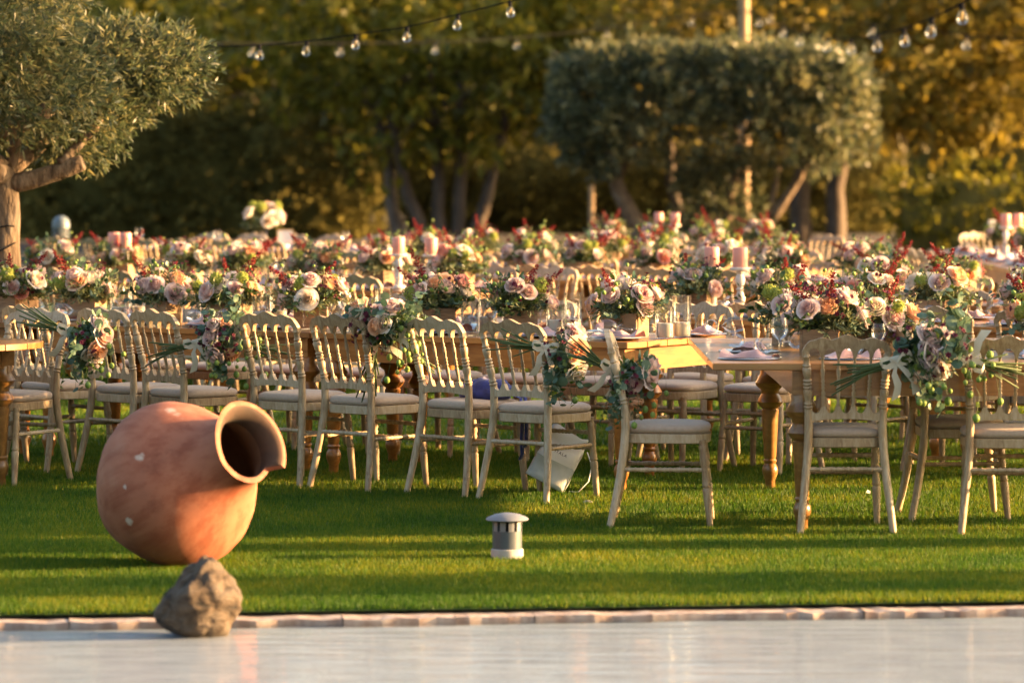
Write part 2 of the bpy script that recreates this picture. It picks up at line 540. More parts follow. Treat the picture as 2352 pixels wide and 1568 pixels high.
# turf blades
def make_grass():
    out = []
    for d0, d1, dens, w, h in ((14.4, 18.0, 17000, 0.0055, 0.024), (18.0, 23.0, 8500, 0.007, 0.028), (23.0, 40.0, 1700, 0.011, 0.034)):
        hw = 0.1333 * d1 + 1.25
        n = int(dens * (d1 - d0) * 2 * hw)
        x = NP.uniform(-hw, hw, n)
        y = NP.uniform(d0, d1, n)
        keep = (np.abs(x) < 0.1333 * y + 1.2) & (y > edge_d(x) + 0.004)
        x, y = x[keep], y[keep]
        n = len(x)
        th = NP.uniform(0, 2 * np.pi, n)
        hh = h * NP.uniform(0.55, 1.25, n)
        lean = hh * NP.uniform(0.0, 0.75, n)
        la = NP.uniform(0, 2 * np.pi, n)
        ww = w * NP.uniform(0.6, 1.2, n) / 2
        dx, dy = np.cos(th) * ww, np.sin(th) * ww
        v = np.empty((n, 3, 3))
        v[:, 0] = np.stack([x - dx, y - dy, np.zeros(n) - 0.002], 1)
        v[:, 1] = np.stack([x + dx, y + dy, np.zeros(n) - 0.002], 1)
        v[:, 2] = np.stack([x + np.cos(la) * lean, y + np.sin(la) * lean, hh], 1)
        out.append(v.reshape(-1, 3))
    return np.concatenate(out)


tag(ob('grass', np_mesh('grass', make_grass(), 3, M_GRASS)), 'short green artificial turf between the pool and the tables', 'grass', kind='stuff')

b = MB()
b.add([(-60, 47, .004), (60, 47, .004), (60, 149, .004), (-60, 149, .004)], [(0, 1, 2, 3)])  # dark ground sheet; the trees' shade is put into its colour
tag(ob('shade_ground', b.mesh('shade_ground', simple('painted_ground_shade', [(0.018, 0.012, 0.007), (0.035, 0.024, 0.014)], 4, 1.0, 0.5), False)), kind='structure')

# hillside far behind the trees
b = MB()
N = 60
vs, fs = [], []
for i in range(N + 1):
    x = -260 + 520 * i / N
    for j in range(9):
        y = 150 + 45 * j
        z = (j / 8) ** 0.9 * 34 + 5 * mnoise.noise(Vector((x * 0.02, y * 0.02, 0.3))) * (j > 0)
        vs.append((x, y, z - 0.3))
for i in range(N):
    for j in range(8):
        q = i * 9 + j
        fs.append((q, q + 9, q + 10, q + 1))
b.add(vs, fs)
tag(ob('hillside', b.mesh('hillside', M_HILL)), kind='structure')


# ------------------------------------------------------------------ chair
SUP = [-0.189, -0.1134, -0.0378, 0.0378, 0.1134, 0.189]
POSTP = [(0, .018), (.035, .0225), (.06, .016), (.09, .0215), (.12, .0160), (.20, .0185), (.30, .0220), (.345, .0150), (.37, .0220), (.40, .0150), (.43, .0220), (.46, .0150), (.49, .0220), (.52, .0150),
         (.60, .0200), (.69, .0220), (.72, .0150), (.75, .0200), (.78, .0145), (.88, .0160), (.91, .0200), (.94, .0150), (1, .0160)]
SPINP = [(t, (r - .015) * 0.62 + .0062) for t, r in POSTP]


def back_y(z):
    return -0.198 - 0.068 * (z - 0.585) / 0.26


def build_chair_meshes():
    P = []
    for s in (-1, 1):
        b = MB()
        pts = [(.216 * s, -.268, 0), (.203 * s, -.242, .12), (.188 * s, -.218, .25), (.175 * s, -.200, .38), (.171 * s, -.194, .47), (.172 * s, -.198, .585)]
        b.tube(pts, [.0165, .018, .0195, .0205, .020, .0185], 8)
        b.turned((.172 * s, -.198, .580), (.189 * s, back_y(.845), .850), POSTP, 10)
        P.append(('rear_leg', b.mesh('rear_leg', M_CHAIR, True, 50)))
    FL = [(0, .0195), (.03, .0195), (.05, .015), (.08, .0205), (.12, .0165), (.20, .0195), (.27, .0215), (.30, .0155), (.33, .0195), (.36, .0155), (.50, .0190), (.52, .0215), (.54, .016), (.56, .0205), (.60, .0200), (1, .0140)]
    for s in (-1, 1):
        b = MB()
        b.turned((.170 * s, .165, .415), (.184 * s, .205, 0), FL, 9)
        P.append(('front_leg', b.mesh('front_leg', M_CHAIR, True, 50)))
    for x in SUP[1:-1]:
        b = MB()
        b.turned((x * .91, -.197, .572), (x, back_y(.845), .850), SPINP, 7)
        P.append(('spindle', b.mesh('spindle', M_CHAIR, True, 50)))
    # top rail
    b = MB()
    N = 100
    vs = []
    for i in range(N + 1):
        u = -.207 + .414 * i / N
        a = abs(u)
        zt = .896 + .030 * math.exp(-(u / .050) ** 2) + .016 * math.exp(-((a - .115) / .032) ** 2)
        if a > .165:
            zt -= .050 * ((a - .165) / .042) ** 2
        zb = .818
        for k in range(5):
            uc = (SUP[k] + SUP[k + 1]) / 2
            hw = .0756 / 2 - .0075
            q = (u - uc) / hw
            if abs(q) < 1:
                zb = .818 + .044 * math.sqrt(1 - q * q)
        if a > .203:
            zb = .845
        cy = .012 * (u / .2) ** 2
        for (z, e) in ((zb, 0), (zt, 1)):
            y = back_y(z) - .004 + cy * .6
            for dy in (-.013, .013):
                vs.append((u, y + dy, z))
    fs = []
    for i in range(N):
        q = i * 4
        fs += [(q, q + 4, q + 6, q + 2), (q + 1, q + 3, q + 7, q + 5), (q + 2, q + 6, q + 7, q + 3), (q, q + 1, q + 5, q + 4)]
    fs += [(0, 2, 3, 1), (N * 4, N * 4 + 1, N * 4 + 3, N * 4 + 2)]
    b.add(vs, fs)
    P.append(('top_rail', b.mesh('top_rail', M_CHAIR, True, 40)))
    # lower rail with scallops
    b = MB()
    vs = []
    N = 60
    for i in range(N + 1):
        u = -.163 + .326 * i / N
        zt = .592
        for k in range(5):
            uc = (SUP[k] + SUP[k + 1]) / 2 * .91
            q = (u - uc) / .024
            if abs(q) < 1:
                zt = .592 - .034 * math.sqrt(1 - q * q)
        zb = .522 + .010 * math.cos(u / .163 * math.pi / 2)
        for z in (zb, zt):
            for dy in (-.012, .012):
                vs.append((u, -.197 + dy, z))
    fs = []
    for i in range(N):
        q = i * 4
        fs += [(q, q + 4, q + 6, q + 2), (q + 1, q + 3, q + 7, q + 5), (q + 2, q + 6, q + 7, q + 3), (q, q + 1, q + 5, q + 4)]
    fs += [(0, 2, 3, 1), (N * 4, N * 4 + 1, N * 4 + 3, N * 4 + 2)]
    b.add(vs, fs)
    P.append(('lower_rail', b.mesh('lower_rail', M_CHAIR, True, 40)))

    def outline(sc, n=36):
        pts = []
        for k in range(n):
            th = 2 * math.pi * k / n
            c, s_ = math.cos(th), math.sin(th)
            e = 0.62 if s_ > 0 else 0.42
            x = math.copysign(abs(c) ** e, c) * .205
            y = math.copysign(abs(s_) ** e, s_) * .205
            x *= 1 + .08 * (y / .2)
            pts.append((x * sc, y * sc + .002))
        return pts

    def stack(layers, mat, nm):
        b = MB()
        n = 36
        vs, fs = [], []
        for sc, z in layers:
            vs += [(x, y, z) for x, y in outline(sc, n)]
        for i in range(len(layers) - 1):
            for k in range(n):
                k2 = (k + 1) % n
                fs.append((i * n + k, i * n + k2, (i + 1) * n + k2, (i + 1) * n + k))
        fs += [tuple(reversed(range(n))), tuple((len(layers) - 1) * n + k for k in range(n))]
        b.add(vs, fs)
        return b.mesh(nm, mat, True, 40)
    P.append(('seat_frame', stack([(.96, .398), (.985, .402), (.985, .440), (.96, .444)], M_CHAIR, 'seat_frame')))
    P.append(('seat_cushion', stack([(.90, .446), (.955, .450), (.985, .460), (.985, .470), (.95, .481), (.85, .489), (.6, .494), (.25, .496)], M_SEAT, 'seat_cushion')))
    STR = [(0, .009), (.10, .012), (.16, .009), (.18, .013), (.20, .009), (.32, .0125), (.38, .009), (.41, .013), (.44, .009), (.47, .013), (.50, .009), (.53, .013), (.56, .009), (.59, .013), (.62, .009), (.68, .0125), (.80, .009), (.82, .013), (.84, .009), (.90, .012), (1, .009)]

    def fl(s, z):
        q = 1 - z / .415
        return Vector(((.170 + .014 * q) * s, .165 + .040 * q, z))

    def rl(s, z):
        q = max(0, (.38 - z) / .38)
        return Vector(((.175 + .041 * q) * s, -.200 - .068 * q, z))
    for a, c in ((fl(-1, .335), fl(1, .335)), (fl(-1, .255), fl(1, .255)), (rl(-1, .300), rl(1, .300)), (rl(-1, .275), fl(-1, .275)), (rl(1, .275), fl(1, .275))):
        b = MB()
        b.turned(a, c, STR, 7)
        P.append(('stretcher', b.mesh('stretcher', M_CHAIR, True, 50)))
    return P


CHAIR = build_chair_meshes()


def chair(loc, facing, label, group, jit=True):
    """facing: angle of the direction the sitter looks (0 = +X)"""
    t = thing('banquet_chair', label, 'chair', (loc[0], loc[1], 0), facing - math.pi / 2, group)
    for nm, me in CHAIR:
        ob(nm, me, t)
    return t


# ------------------------------------------------------------------ table
LEGP = [(0, .030), (.055, .030), (.06, .034), (.085, .044), (.105, .047), (.125, .042), (.14, .032), (.155, .040), (.165, .032), (.175, .036), (.42, .050), (.425, .044), (.44, .062), (.462, .076), (.48, .068), (.505, .050),
        (.525, .054), (.545, .080), (.562, .087), (.58, .074), (.61, .056), (.635, .060), (.645, .054)]
LEGCACHE = {}


def table(name, label, P0, ux, uy, L, W, mat, group, H=0.78, rounded=False, over=0.0):
    """P0: near right corner on the ground; ux: unit vector along the length, uy: across"""
    t = thing(name, label, 'table', (0, 0, 0), 0, group)
    M = Matrix(((ux.x, uy.x, 0, P0[0]), (ux.y, uy.y, 0, P0[1]), (0, 0, 1, 0), (0, 0, 0, 1)))
    if M.determinant() < 0:
        # keep a right-handed local frame: start from the other end
        P0 = (P0[0] + ux.x * L, P0[1] + ux.y * L)
        ux = -ux
        M = Matrix(((ux.x, uy.x, 0, P0[0]), (ux.y, uy.y, 0, P0[1]), (0, 0, 1, 0), (0, 0, 0, 1)))
    t.matrix_world = M
    n = 5
    wp = W / n
    for i in range(n):
        b = MB()
        if rounded:
            # boards of a round-ended top
            vs, K = [], 8
            def ext(y):
                q = abs(y - W / 2) / (W / 2)
                return 0.30 * math.sqrt(max(0, 1 - q * q)) if rounded else 0
            y0, y1 = i * wp + .0012, (i + 1) * wp - .0012
            for k in range(K + 1):
                y = y0 + (y1 - y0) * k / K
                vs += [(-0.02 - ext(y), y, H - .034), (L + .02 + ext(y), y, H - .034), (-0.02 - ext(y), y, H), (L + .02 + ext(y), y, H)]
            fs = [(0, 2, 3, 1), (K * 4, K * 4 + 1, K * 4 + 3, K * 4 + 2)]
            for k in range(K):
                q = k * 4
                fs += [(q + 2, q + 6, q + 7, q + 3), (q, q + 1, q + 5, q + 4), (q, q + 4, q + 6, q + 2), (q + 1, q + 3, q + 7, q + 5)]
            b.add(vs, fs)
        else:
            b.box((L / 2, (i + .5) * wp, H - .017 + random.uniform(-.0006, .0006)), (L, wp - .0022, .034))
        o = ob('plank', b.mesh('plank', mat, False), t)
        bev(o)
    ins = .055
    fx0, fx1 = ins + over, L - ins
    za, zb = H - .155, H - .036
    for (cx, cy, sx, sy) in (((fx0 + fx1) / 2, ins, fx1 - fx0 - .1, .022), ((fx0 + fx1) / 2, W - ins, fx1 - fx0 - .1, .022), (fx0, W / 2, .022, W - 2 * ins - .1), (fx1, W / 2, .022, W - 2 * ins - .1)):
        b = MB()
        b.box((0, 0, 0), (max(sx, sy), .022, zb - za))
        ob('apron', b.mesh('apron', mat, False), t, (cx, cy, (za + zb) / 2), (0, 0, 0 if sx > sy else R(90)))
    key = mat.name
    if key not in LEGCACHE:
        b = MB()
        b.lathe([(r * .9, z) for z, r in LEGP], 18)
        b.box((0, 0, (.64 + H - .037) / 2), (.10, .10, H - .037 - .64))
        LEGCACHE[key] = b.mesh('leg', mat, True, 40)
    for cx in (fx0 + .035, fx1 - .035):
        for cy in (ins + .035, W - ins - .035):
            ob('leg', LEGCACHE[key], t, (cx, cy, 0))
    return t


def bev(o, w=.003):
    m = o.modifiers.new('bevel', 'BEVEL')
    m.width = w
    m.segments = 1
    m.limit_method = 'ANGLE'


# ------------------------------------------------------------------ flowers
def rose_mesh(name, inner, outer, seed, openness=1.0, rad=.049):
    rs = random.Random(seed)
    b = MB()
    rings = [(3, .15, 1.05, .05), (4, .28, 1.12, .08), (5, .45, 1.12, .14), (6, .64, 1.04, .26), (6, .82, .90, .42), (6, .96, .70, .66)]
    for ri, (n, rr, hh, op) in enumerate(rings):
        q = ri / (len(rings) - 1)
        for k in range(n):
            th0 = 2 * math.pi * (k + .5 * (ri % 2) + rs.uniform(-.15, .15)) / n
            wid = (2 * math.pi / n) * rs.uniform(.62, .80)
            r0 = rr * rad
            h = hh * rad * rs.uniform(.95, 1.2) * 1.15
            U, V = 6, 4
            vs, fs = [], []
            tip = rs.uniform(.0, .25)
            curl = op * openness * rs.uniform(.8, 1.25)
            for v in range(V + 1):
                tv = v / V
                for u in range(U + 1):
                    tu = -1 + 2 * u / U
                    a = th0 + wid * tu * (0.35 + .65 * math.sin(min(1, tv * 1.25) * math.pi / 2))
                    prof = math.sin(min(1, tv * 1.2) * math.pi / 2)
                    rad_ = r0 * (0.25 + .75 * prof) + curl * rad * .55 * max(0, tv - .45) ** 1.5 / .41
                    rad_ += .0015 * abs(tu) * rs.uniform(-1, 1)
                    z = h * tv * (1 - .16 * tu * tu * tv + tip * .3 * tv * (1 - abs(tu))) - curl * rad * .40 * max(0, tv - .72) ** 1.3 * 3
                    z += rs.uniform(-1, 1) * .0012 * tv
                    vs.append((rad_ * math.cos(a), rad_ * math.sin(a), z))
            for v in range(V):
                for u in range(U):
                    i0 = v * (U + 1) + u
                    fs.append((i0, i0 + 1, i0 + U + 2, i0 + U + 1))
            f = q * rs.uniform(.85, 1.1)
            f = min(1, f)
            col = tuple(inner[c] * (1 - f) + outer[c] * f for c in range(3))
            b.add(vs, fs, 0, col)
    me = b.mesh(name, M_PETAL)
    return me


ROSECOL = {
    'blush': ((0.74, 0.47, 0.41), (0.90, 0.78, 0.73)),
    'cream': ((0.84, 0.68, 0.52), (0.91, 0.86, 0.78)),
    'peach': ((0.84, 0.42, 0.19), (0.89, 0.65, 0.46)),
    'mauve': ((0.64, 0.42, 0.38), (0.84, 0.71, 0.66)),
    'coral': ((0.80, 0.30, 0.22), (0.86, 0.52, 0.43)),
}
ROSES = {}
for ci, (cn, (ci_, co_)) in enumerate(ROSECOL.items()):
    ROSES[cn] = [rose_mesh('rose_' + cn, ci_, co_, 10 * ci + k, [1.0, .55, 1.25][k]) for k in range(3)]


def rot_to(v):
    return Vector(v).normalized().to_track_quat('Z', 'Y').to_euler()


def leaf(b, p, d, n, L, W, mi=0, bend=.2):
    """a folded lance leaf of four triangles"""
    d = Vector(d).normalized()
    n = Vector(n)
    s = d.cross(n)
    s = s.normalized() if s.length > 1e-5 else d.orthogonal().normalized()
    n = s.cross(d)
    p = Vector(p)
    m = p + d * L * .5 + n * L * bend * .35
    e = p + d * L + n * L * bend * -.25
    b.add([p, m - s * W / 2 + n * W * .15, m + s * W / 2 + n * W * .15, e], [(0, 2, 1), (1, 2, 3)], mi)


def disc_leaf(b, p, d, n, r, mi=0):
    d = Vector(d).normalized()
    s = d.cross(Vector(n))
    s = s.normalized() if s.length > 1e-5 else d.orthogonal().normalized()
    n = s.cross(d)
    c = Vector(p) + d * r
    vs = [c + n * r * .12]
    K = 7
    for k in range(K):
        a = 2 * math.pi * k / K + math.pi
        vs.append(c + (d * math.cos(a) + s * math.sin(a)) * r)
    b.add(vs, [(0, 1 + k, 1 + (k + 1) % K) for k in range(K)], mi)


def rdir(rs, zmin=-.2):
    while True:
        v = Vector((rs.gauss(0, 1), rs.gauss(0, 1), rs.gauss(0, 1))).normalized()
        if v.z > zmin:
            return v


def foliage_mesh(seed, kind='rosemary', n=46, rad=.155, up=.07):
    """sprays of narrow leaves and fine stems growing from a box"""
    rs = random.Random(seed)
    b = MB()
    for i in range(n):
        d = rdir(rs, -.05)
        d.z *= .62
        d = d.normalized()
        Ls = rad * rs.uniform(.62, 1.12)
        p0 = Vector((rs.uniform(-.05, .05), rs.uniform(-.05, .05), 0))
        droop = rs.uniform(0, .05)
        pts = [p0 + d * Ls * t - Vector((0, 0, droop * t * t)) + Vector((0, 0, up * t * .4)) for t in (0, .35, .7, 1)]
        b.tube(pts, [.0016, .0013, .001, .0006], 3, 1, False)
        kind_i = rs.random()
        nl = 12
        for k in range(nl):
            t = .18 + .82 * k / (nl - 1)
            p = p0 + d * Ls * t - Vector((0, 0, droop * t * t)) + Vector((0, 0, up * t * .4))
            o = rdir(rs, -1)
            o = (o - d * o.dot(d)).normalized()
            dd = (d * rs.uniform(.5, 1.1) + o).normalized()
            if kind_i < .64:
                leaf(b, p, dd, rdir(rs, -1), rs.uniform(.028, .046), rs.uniform(.006, .009), 0)
            elif kind_i < .86:
                leaf(b, p, dd, rdir(rs, -1), rs.uniform(.024, .042), rs.uniform(.014, .022), 2)
            else:
                disc_leaf(b, p, dd, rdir(rs, -1), rs.uniform(.008, .014), 3)
    return b.mesh('foliage', [M_SPRIG, M_STEM, M_GREENLEAF, M_EUCA], False)


def plume_mesh(seed, L=.15):
    """feathery red astilbe plume"""
    rs = random.Random(seed)
    b = MB()
    bx_, by_ = rs.uniform(-.02, .02), rs.uniform(-.02, .02)
    def ax(t):
        return Vector((bx_ * t * t, by_ * t * t, L * t))
    b.tube([ax(t) for t in (0, .5, 1)], [.0018, .0012, .0005], 3, 1, False)
    for i in range(46):
        t = .28 + .72 * i / 45
        br = (1 - t) * .040 + .004
        a = rs.uniform(0, 6.28)
        d = Vector((math.cos(a), math.sin(a), rs.uniform(.5, 1.1))).normalized()
        m = max(2, int(br / .006))
        for k in range(m):
            p = ax(t) + d * br * (k + .6) / m
            leaf(b, p, rdir(rs, -1), rdir(rs, -1), rs.uniform(.007, .012), rs.uniform(.004, .006), 0)
            leaf(b, p, rdir(rs, -1), rdir(rs, -1), rs.uniform(.006, .010), rs.uniform(.004, .006), 0)
    return b.mesh('red_plume', [M_RED, M_STEM], False)


def lime_mesh(seed, r=.034):
    rs = random.Random(seed)
    b = MB()
    for i in range(120):
        d = rdir(rs, -.5)
        p = d * r * rs.uniform(.8, 1.0)
        for k in range(3):
            leaf(b, p, (d * .4 + rdir(rs, -1)).normalized(), d, .011, .008, 0, .4)
    b.ball((0, 0, 0), r * .8, 0, 8, 5)
    return b.mesh('green_flower_head', [M_LIME], False)


def wine_mesh(seed):
    """loose cluster of small dark red flowers"""
    rs = random.Random(seed)
    b = MB()
    for i in range(9):
        d = rdir(rs, .1)
        e = d * rs.uniform(.045, .085)
        b.tube([(0, 0, 0), e], .0009, 3, 1, False)
        K = 6
        s = d.orthogonal().normalized()
        q = d.cross(s)
        rr = rs.uniform(.009, .014)
        for k in range(K):
            a = 6.283 * k / K
            leaf(b, e, (s * math.cos(a) + q * math.sin(a) + d * .35), d, rr, rr * .8, 0, .3)
    return b.mesh('burgundy_flowers', [M_WINE, M_STEM], False)


def bud_mesh(seed):
    """thin stems carrying round green buds"""
    rs = random.Random(seed)
    b = MB()
    for i in range(6):
        d = rdir(rs, .15)
        e = d * rs.uniform(.06, .12)
        mid = e * .5 + rdir(rs, -1) * .012
        b.tube([(0, 0, 0), mid, e], .0009, 3, 1, False)
        b.ball(e, rs.uniform(.006, .011), 0, 7, 4, (1, 1, 1.2))
    return b.mesh('green_buds', [M_BERRY, M_STEM], True)


FOL = [foliage_mesh(100 + k) for k in range(5)]
PLU = [plume_mesh(200 + k, .13 + .02 * k) for k in range(3)]
LIM = [lime_mesh(300 + k) for k in range(2)]
WIN = [wine_mesh(400 + k) for k in range(3)]
BUD = [bud_mesh(500 + k) for k in range(3)]
BOXM = {}


def planter_parts(t, S=.165, Hb=.115, detail=True):
    if 'side' not in BOXM:
        b = MB(); b.box((0, 0, 0), (S, .012, Hb)); BOXM['side'] = b.mesh('side_board', M_PLANTER, False)
        b = MB(); b.box((0, 0, 0), (S - .026, .012, Hb)); BOXM['side2'] = b.mesh('side_board', M_PLANTER, False)
        b = MB(); b.box((0, 0, 0), (S - .026, S - .026, .01)); b.box((0, 0, Hb - .03), (S - .026, S - .026, .01), 1); BOXM['floor'] = b.mesh('box_floor', [M_PLANTER, M_LAWN], False)
    h = Hb / 2
    ob('side_board', BOXM['side'], t, (0, -S / 2 + .006, h))
    ob('side_board', BOXM['side'], t, (0, S / 2 - .006, h))
    ob('side_board', BOXM['side2'], t, (-S / 2 + .006, 0, h), (0, 0, R(90)))
    ob('side_board', BOXM['side2'], t, (S / 2 - .006, 0, h), (0, 0, R(90)))
    ob('box_floor', BOXM['floor'], t, (0, 0, .006))


MIXES = [
    (['blush', 'blush', 'peach', 'cream', 'mauve'], 'blush and peach roses'),
    (['blush', 'cream', 'blush', 'peach', 'blush'], 'pale pink and cream roses'),
    (['peach', 'blush', 'coral', 'cream', 'blush'], 'peach and coral roses'),
    (['mauve', 'blush', 'mauve', 'peach', 'blush'], 'dusky pink roses'),
    (['cream', 'blush', 'peach', 'blush', 'mauve'], 'cream and blush roses'),
]


def centrepiece(loc, rz, seed, label, group, nr=7, sc=1.0, plumes=3, lo=.0):
    rs = random.Random(seed)
    t = thing('flower_box', label, 'flower box', loc, rz, group)
    t.scale = (sc, sc, sc)
    planter_parts(t)
    z0 = .10
    ob('foliage', FOL[seed % 5], t, (0, 0, z0), (0, 0, rs.uniform(0, 6.28)), 1.25)
    if nr > 4:
        ob('foliage', FOL[(seed + 2) % 5], t, (0, 0, z0 + .015), (0, 0, rs.uniform(0, 6.28)), 1.08)
    mix = MIXES[seed % 5][0]
    a0 = rs.uniform(0, 6.28)
    for k in range(nr):
        a = a0 + 6.283 * k / nr + rs.uniform(-.3, .3)
        el = rs.choice([.25, .55, .85]) + rs.uniform(-.12, .12)
        r = rs.uniform(.125, .185)
        p = Vector((math.cos(a) * math.cos(el) * r, math.sin(a) * math.cos(el) * r, z0 + .02 + math.sin(el) * r * .95))
        d = Vector((math.cos(a) * math.cos(el), math.sin(a) * math.cos(el), math.sin(el) + .1))
        q = d.to_track_quat('Z', 'Y').to_euler()
        ob('rose', ROSES[mix[k % 5]][rs.randrange(3)], t, p - d.normalized() * .03, q, rs.uniform(.72, .95))
    for k in range(rs.choice([1, 2, 2, 3]) if plumes > 1 else plumes):
        a = rs.uniform(0, 6.28)
        d = Vector((math.cos(a) * .7, math.sin(a) * .7, rs.uniform(.5, 1.2)))
        ob('red_plume', PLU[rs.randrange(3)], t, Vector((0, 0, z0 + .02)) + d.normalized() * .085, rot_to(d), rs.uniform(1.15, 1.5))
    for k in range(2):
        a = rs.uniform(0, 6.28)
        d = Vector((math.cos(a), math.sin(a), rs.uniform(.4, 1.1)))
        ob('green_flower_head', LIM[k], t, Vector((0, 0, z0 + .02)) + d.normalized() * .165, rot_to(d), rs.uniform(.8, 1.15))
    for k in range(3):
        a = rs.uniform(0, 6.28)
        d = Vector((math.cos(a), math.sin(a), rs.uniform(.5, 1.4)))
        ob('burgundy_flowers', WIN[k], t, Vector((0, 0, z0 + .03)) + d.normalized() * .12, rot_to(d), 1.15)
    for k in range(2):
        a = rs.uniform(0, 6.28)
        d = Vector((math.cos(a), math.sin(a), rs.uniform(.5, 1.2)))
        ob('green_buds', BUD[rs.randrange(3)], t, Vector((0, 0, z0 + .02)) + d.normalized() * .12, rot_to(d), 1.15)
    return t


# ------------------------------------------------------------------ tableware
b = MB()
b.lathe([(0, .004), (.085, .004), (.095, .008), (.148, .013), (.152, .015), (.150, .017), (.094, .011), (.084, .008), (0, .008)], 28)
ME_PLATE = b.mesh('charger_plate', M_SILVER, True, 30)


def napkin_mesh(seed):
    """soft folded napkin: a crumpled double sheet pinched in the middle"""
    rs = random.Random(seed)
    b = MB()
    U, V = 14, 8
    vs, fs = [], []
    for side in (1, 0):
        for v in range(V + 1):
            for u in range(U + 1):
                x = -.13 + .26 * u / U
                tv = -1 + 2 * v / V
                pinch = .35 + .65 * min(1, abs(x) / .10)
                y = tv * .062 * pinch
                hgt = (.030 + .010 * (1 - pinch) + .020 * math.sin(x * 38 + seed) * (abs(x) > .03)) * math.sqrt(max(0, 1 - tv * tv))
                hgt += .010 * mnoise.noise(Vector((x * 22, y * 30, seed)))
                z = .002 + (max(.004, hgt) if side else 0.0)
                vs.append((x, y, z))
    n1 = (U + 1) * (V + 1)
    for v in range(V):
        for u in range(U):
            i0 = v * (U + 1) + u
            fs.append((i0, i0 + 1, i0 + U + 2, i0 + U + 1))
            fs.append((n1 + i0, n1 + i0 + U + 1, n1 + i0 + U + 2, n1 + i0 + 1))
    b.add(vs, fs)
    return b.mesh('napkin', M_CLOTH_PINK, True)


NAPK = [napkin_mesh(s) for s in range(3)]
b = MB()
gprof = [(.034, 0), (.033, .002), (.006, .005), (.0038, .015), (.0035, .085), (.008, .094), (.028, .108), (.040, .130), (.043, .152), (.040, .178), (.035, .200)]
b.lathe(gprof, 20)
b.f = [f for f in b.f if len(f) == 4]
b.m = [0] * len(b.f)
ME_WGLASS = b.mesh('wine_glass', M_GLASS, True, 60)


def hurricane_mesh(h, r=.05):
    b = MB()
    b.lathe([(0, .003), (r - .003, .003), (r, .006), (r, h), (r - .003, h + .001), (r - .0035, .010), (0, .008)], 24)
    return b.mesh('candle_glass', M_GLASS, True, 50)


HUR = {h: hurricane_mesh(h) for h in (.17, .225)}
b = MB()
b.lathe([(0, 0), (.043, 0), (.0445, .003), (.0445, .070), (.041, .074), (.012, .068), (0, .068)], 20)
b.tube([(0, 0, .066), (.001, 0, .084)], .0012, 4, 1)
ME_GCANDLE = b.mesh('white_candle', [M_CANDLE_WHITE, M_WICK], True, 40)
b = MB()
b.lathe([(0, 0), (.044, 0), (.046, .003), (.046, .112), (.042, .120), (.012, .121), (.008, .118), (0, .118)], 22)
b.tube([(0, 0, .116), (.001, 0, .132)], .0012, 4, 1)
ME_PCANDLE = b.mesh('pink_candle', [M_CANDLE_PINK, M_WICK], True, 40)
CHP = [(.058, 0), (.058, .010), (.052, .016), (.030, .026), (.024, .036), (.030, .046), (.024, .054), (.030, .075), (.032, .092), (.022, .112), (.018, .126), (.027, .134), (.018, .142), (.026, .165), (.031, .185), (.026, .202), (.019, .214), (.026, .222), (.026, .228), (.058, .234), (.062, .240), (.062, .248), (.055, .250), (0, .248)]


def holder_mesh(k):
    b = MB()
    b.lathe([(r, z * k) for r, z in CHP], 20)
    return b.mesh('turned_holder', M_WHITE_TURN, True, 40)


HOLD = {k: holder_mesh(k) for k in (1.0, 1.15)}


def fork_mesh():
    b = MB()
    b.box((0, -.03, .003), (.008, .12, .003))
    b.box((0, .035, .003), (.020, .03, .003))
    for k in range(4):
        b.box((-.0084 + .0056 * k, .068, .003), (.0028, .04, .0025))
    return b.mesh('fork', M_STEEL, False)


def knife_mesh():
    b = MB()
    b.box((0, -.05, .003), (.010, .09, .004))
    b.add([(-.007, -.005, .003), (.007, -.005, .003), (.007, .10, .003), (.002, .115, .003), (-.007, .09, .003), (-.007, -.005, .005), (.007, -.005, .005), (.007, .10, .005), (.002, .115, .005), (-.007, .09, .005)],
          [(4, 3, 2, 1, 0), (5, 6, 7, 8, 9), (0, 1, 6, 5), (1, 2, 7, 6), (2, 3, 8, 7), (3, 4, 9, 8), (4, 0, 5, 9)])
    return b.mesh('knife', M_STEEL, False)


ME_FORK, ME_KNIFE = fork_mesh(), knife_mesh()
TZ = .7805


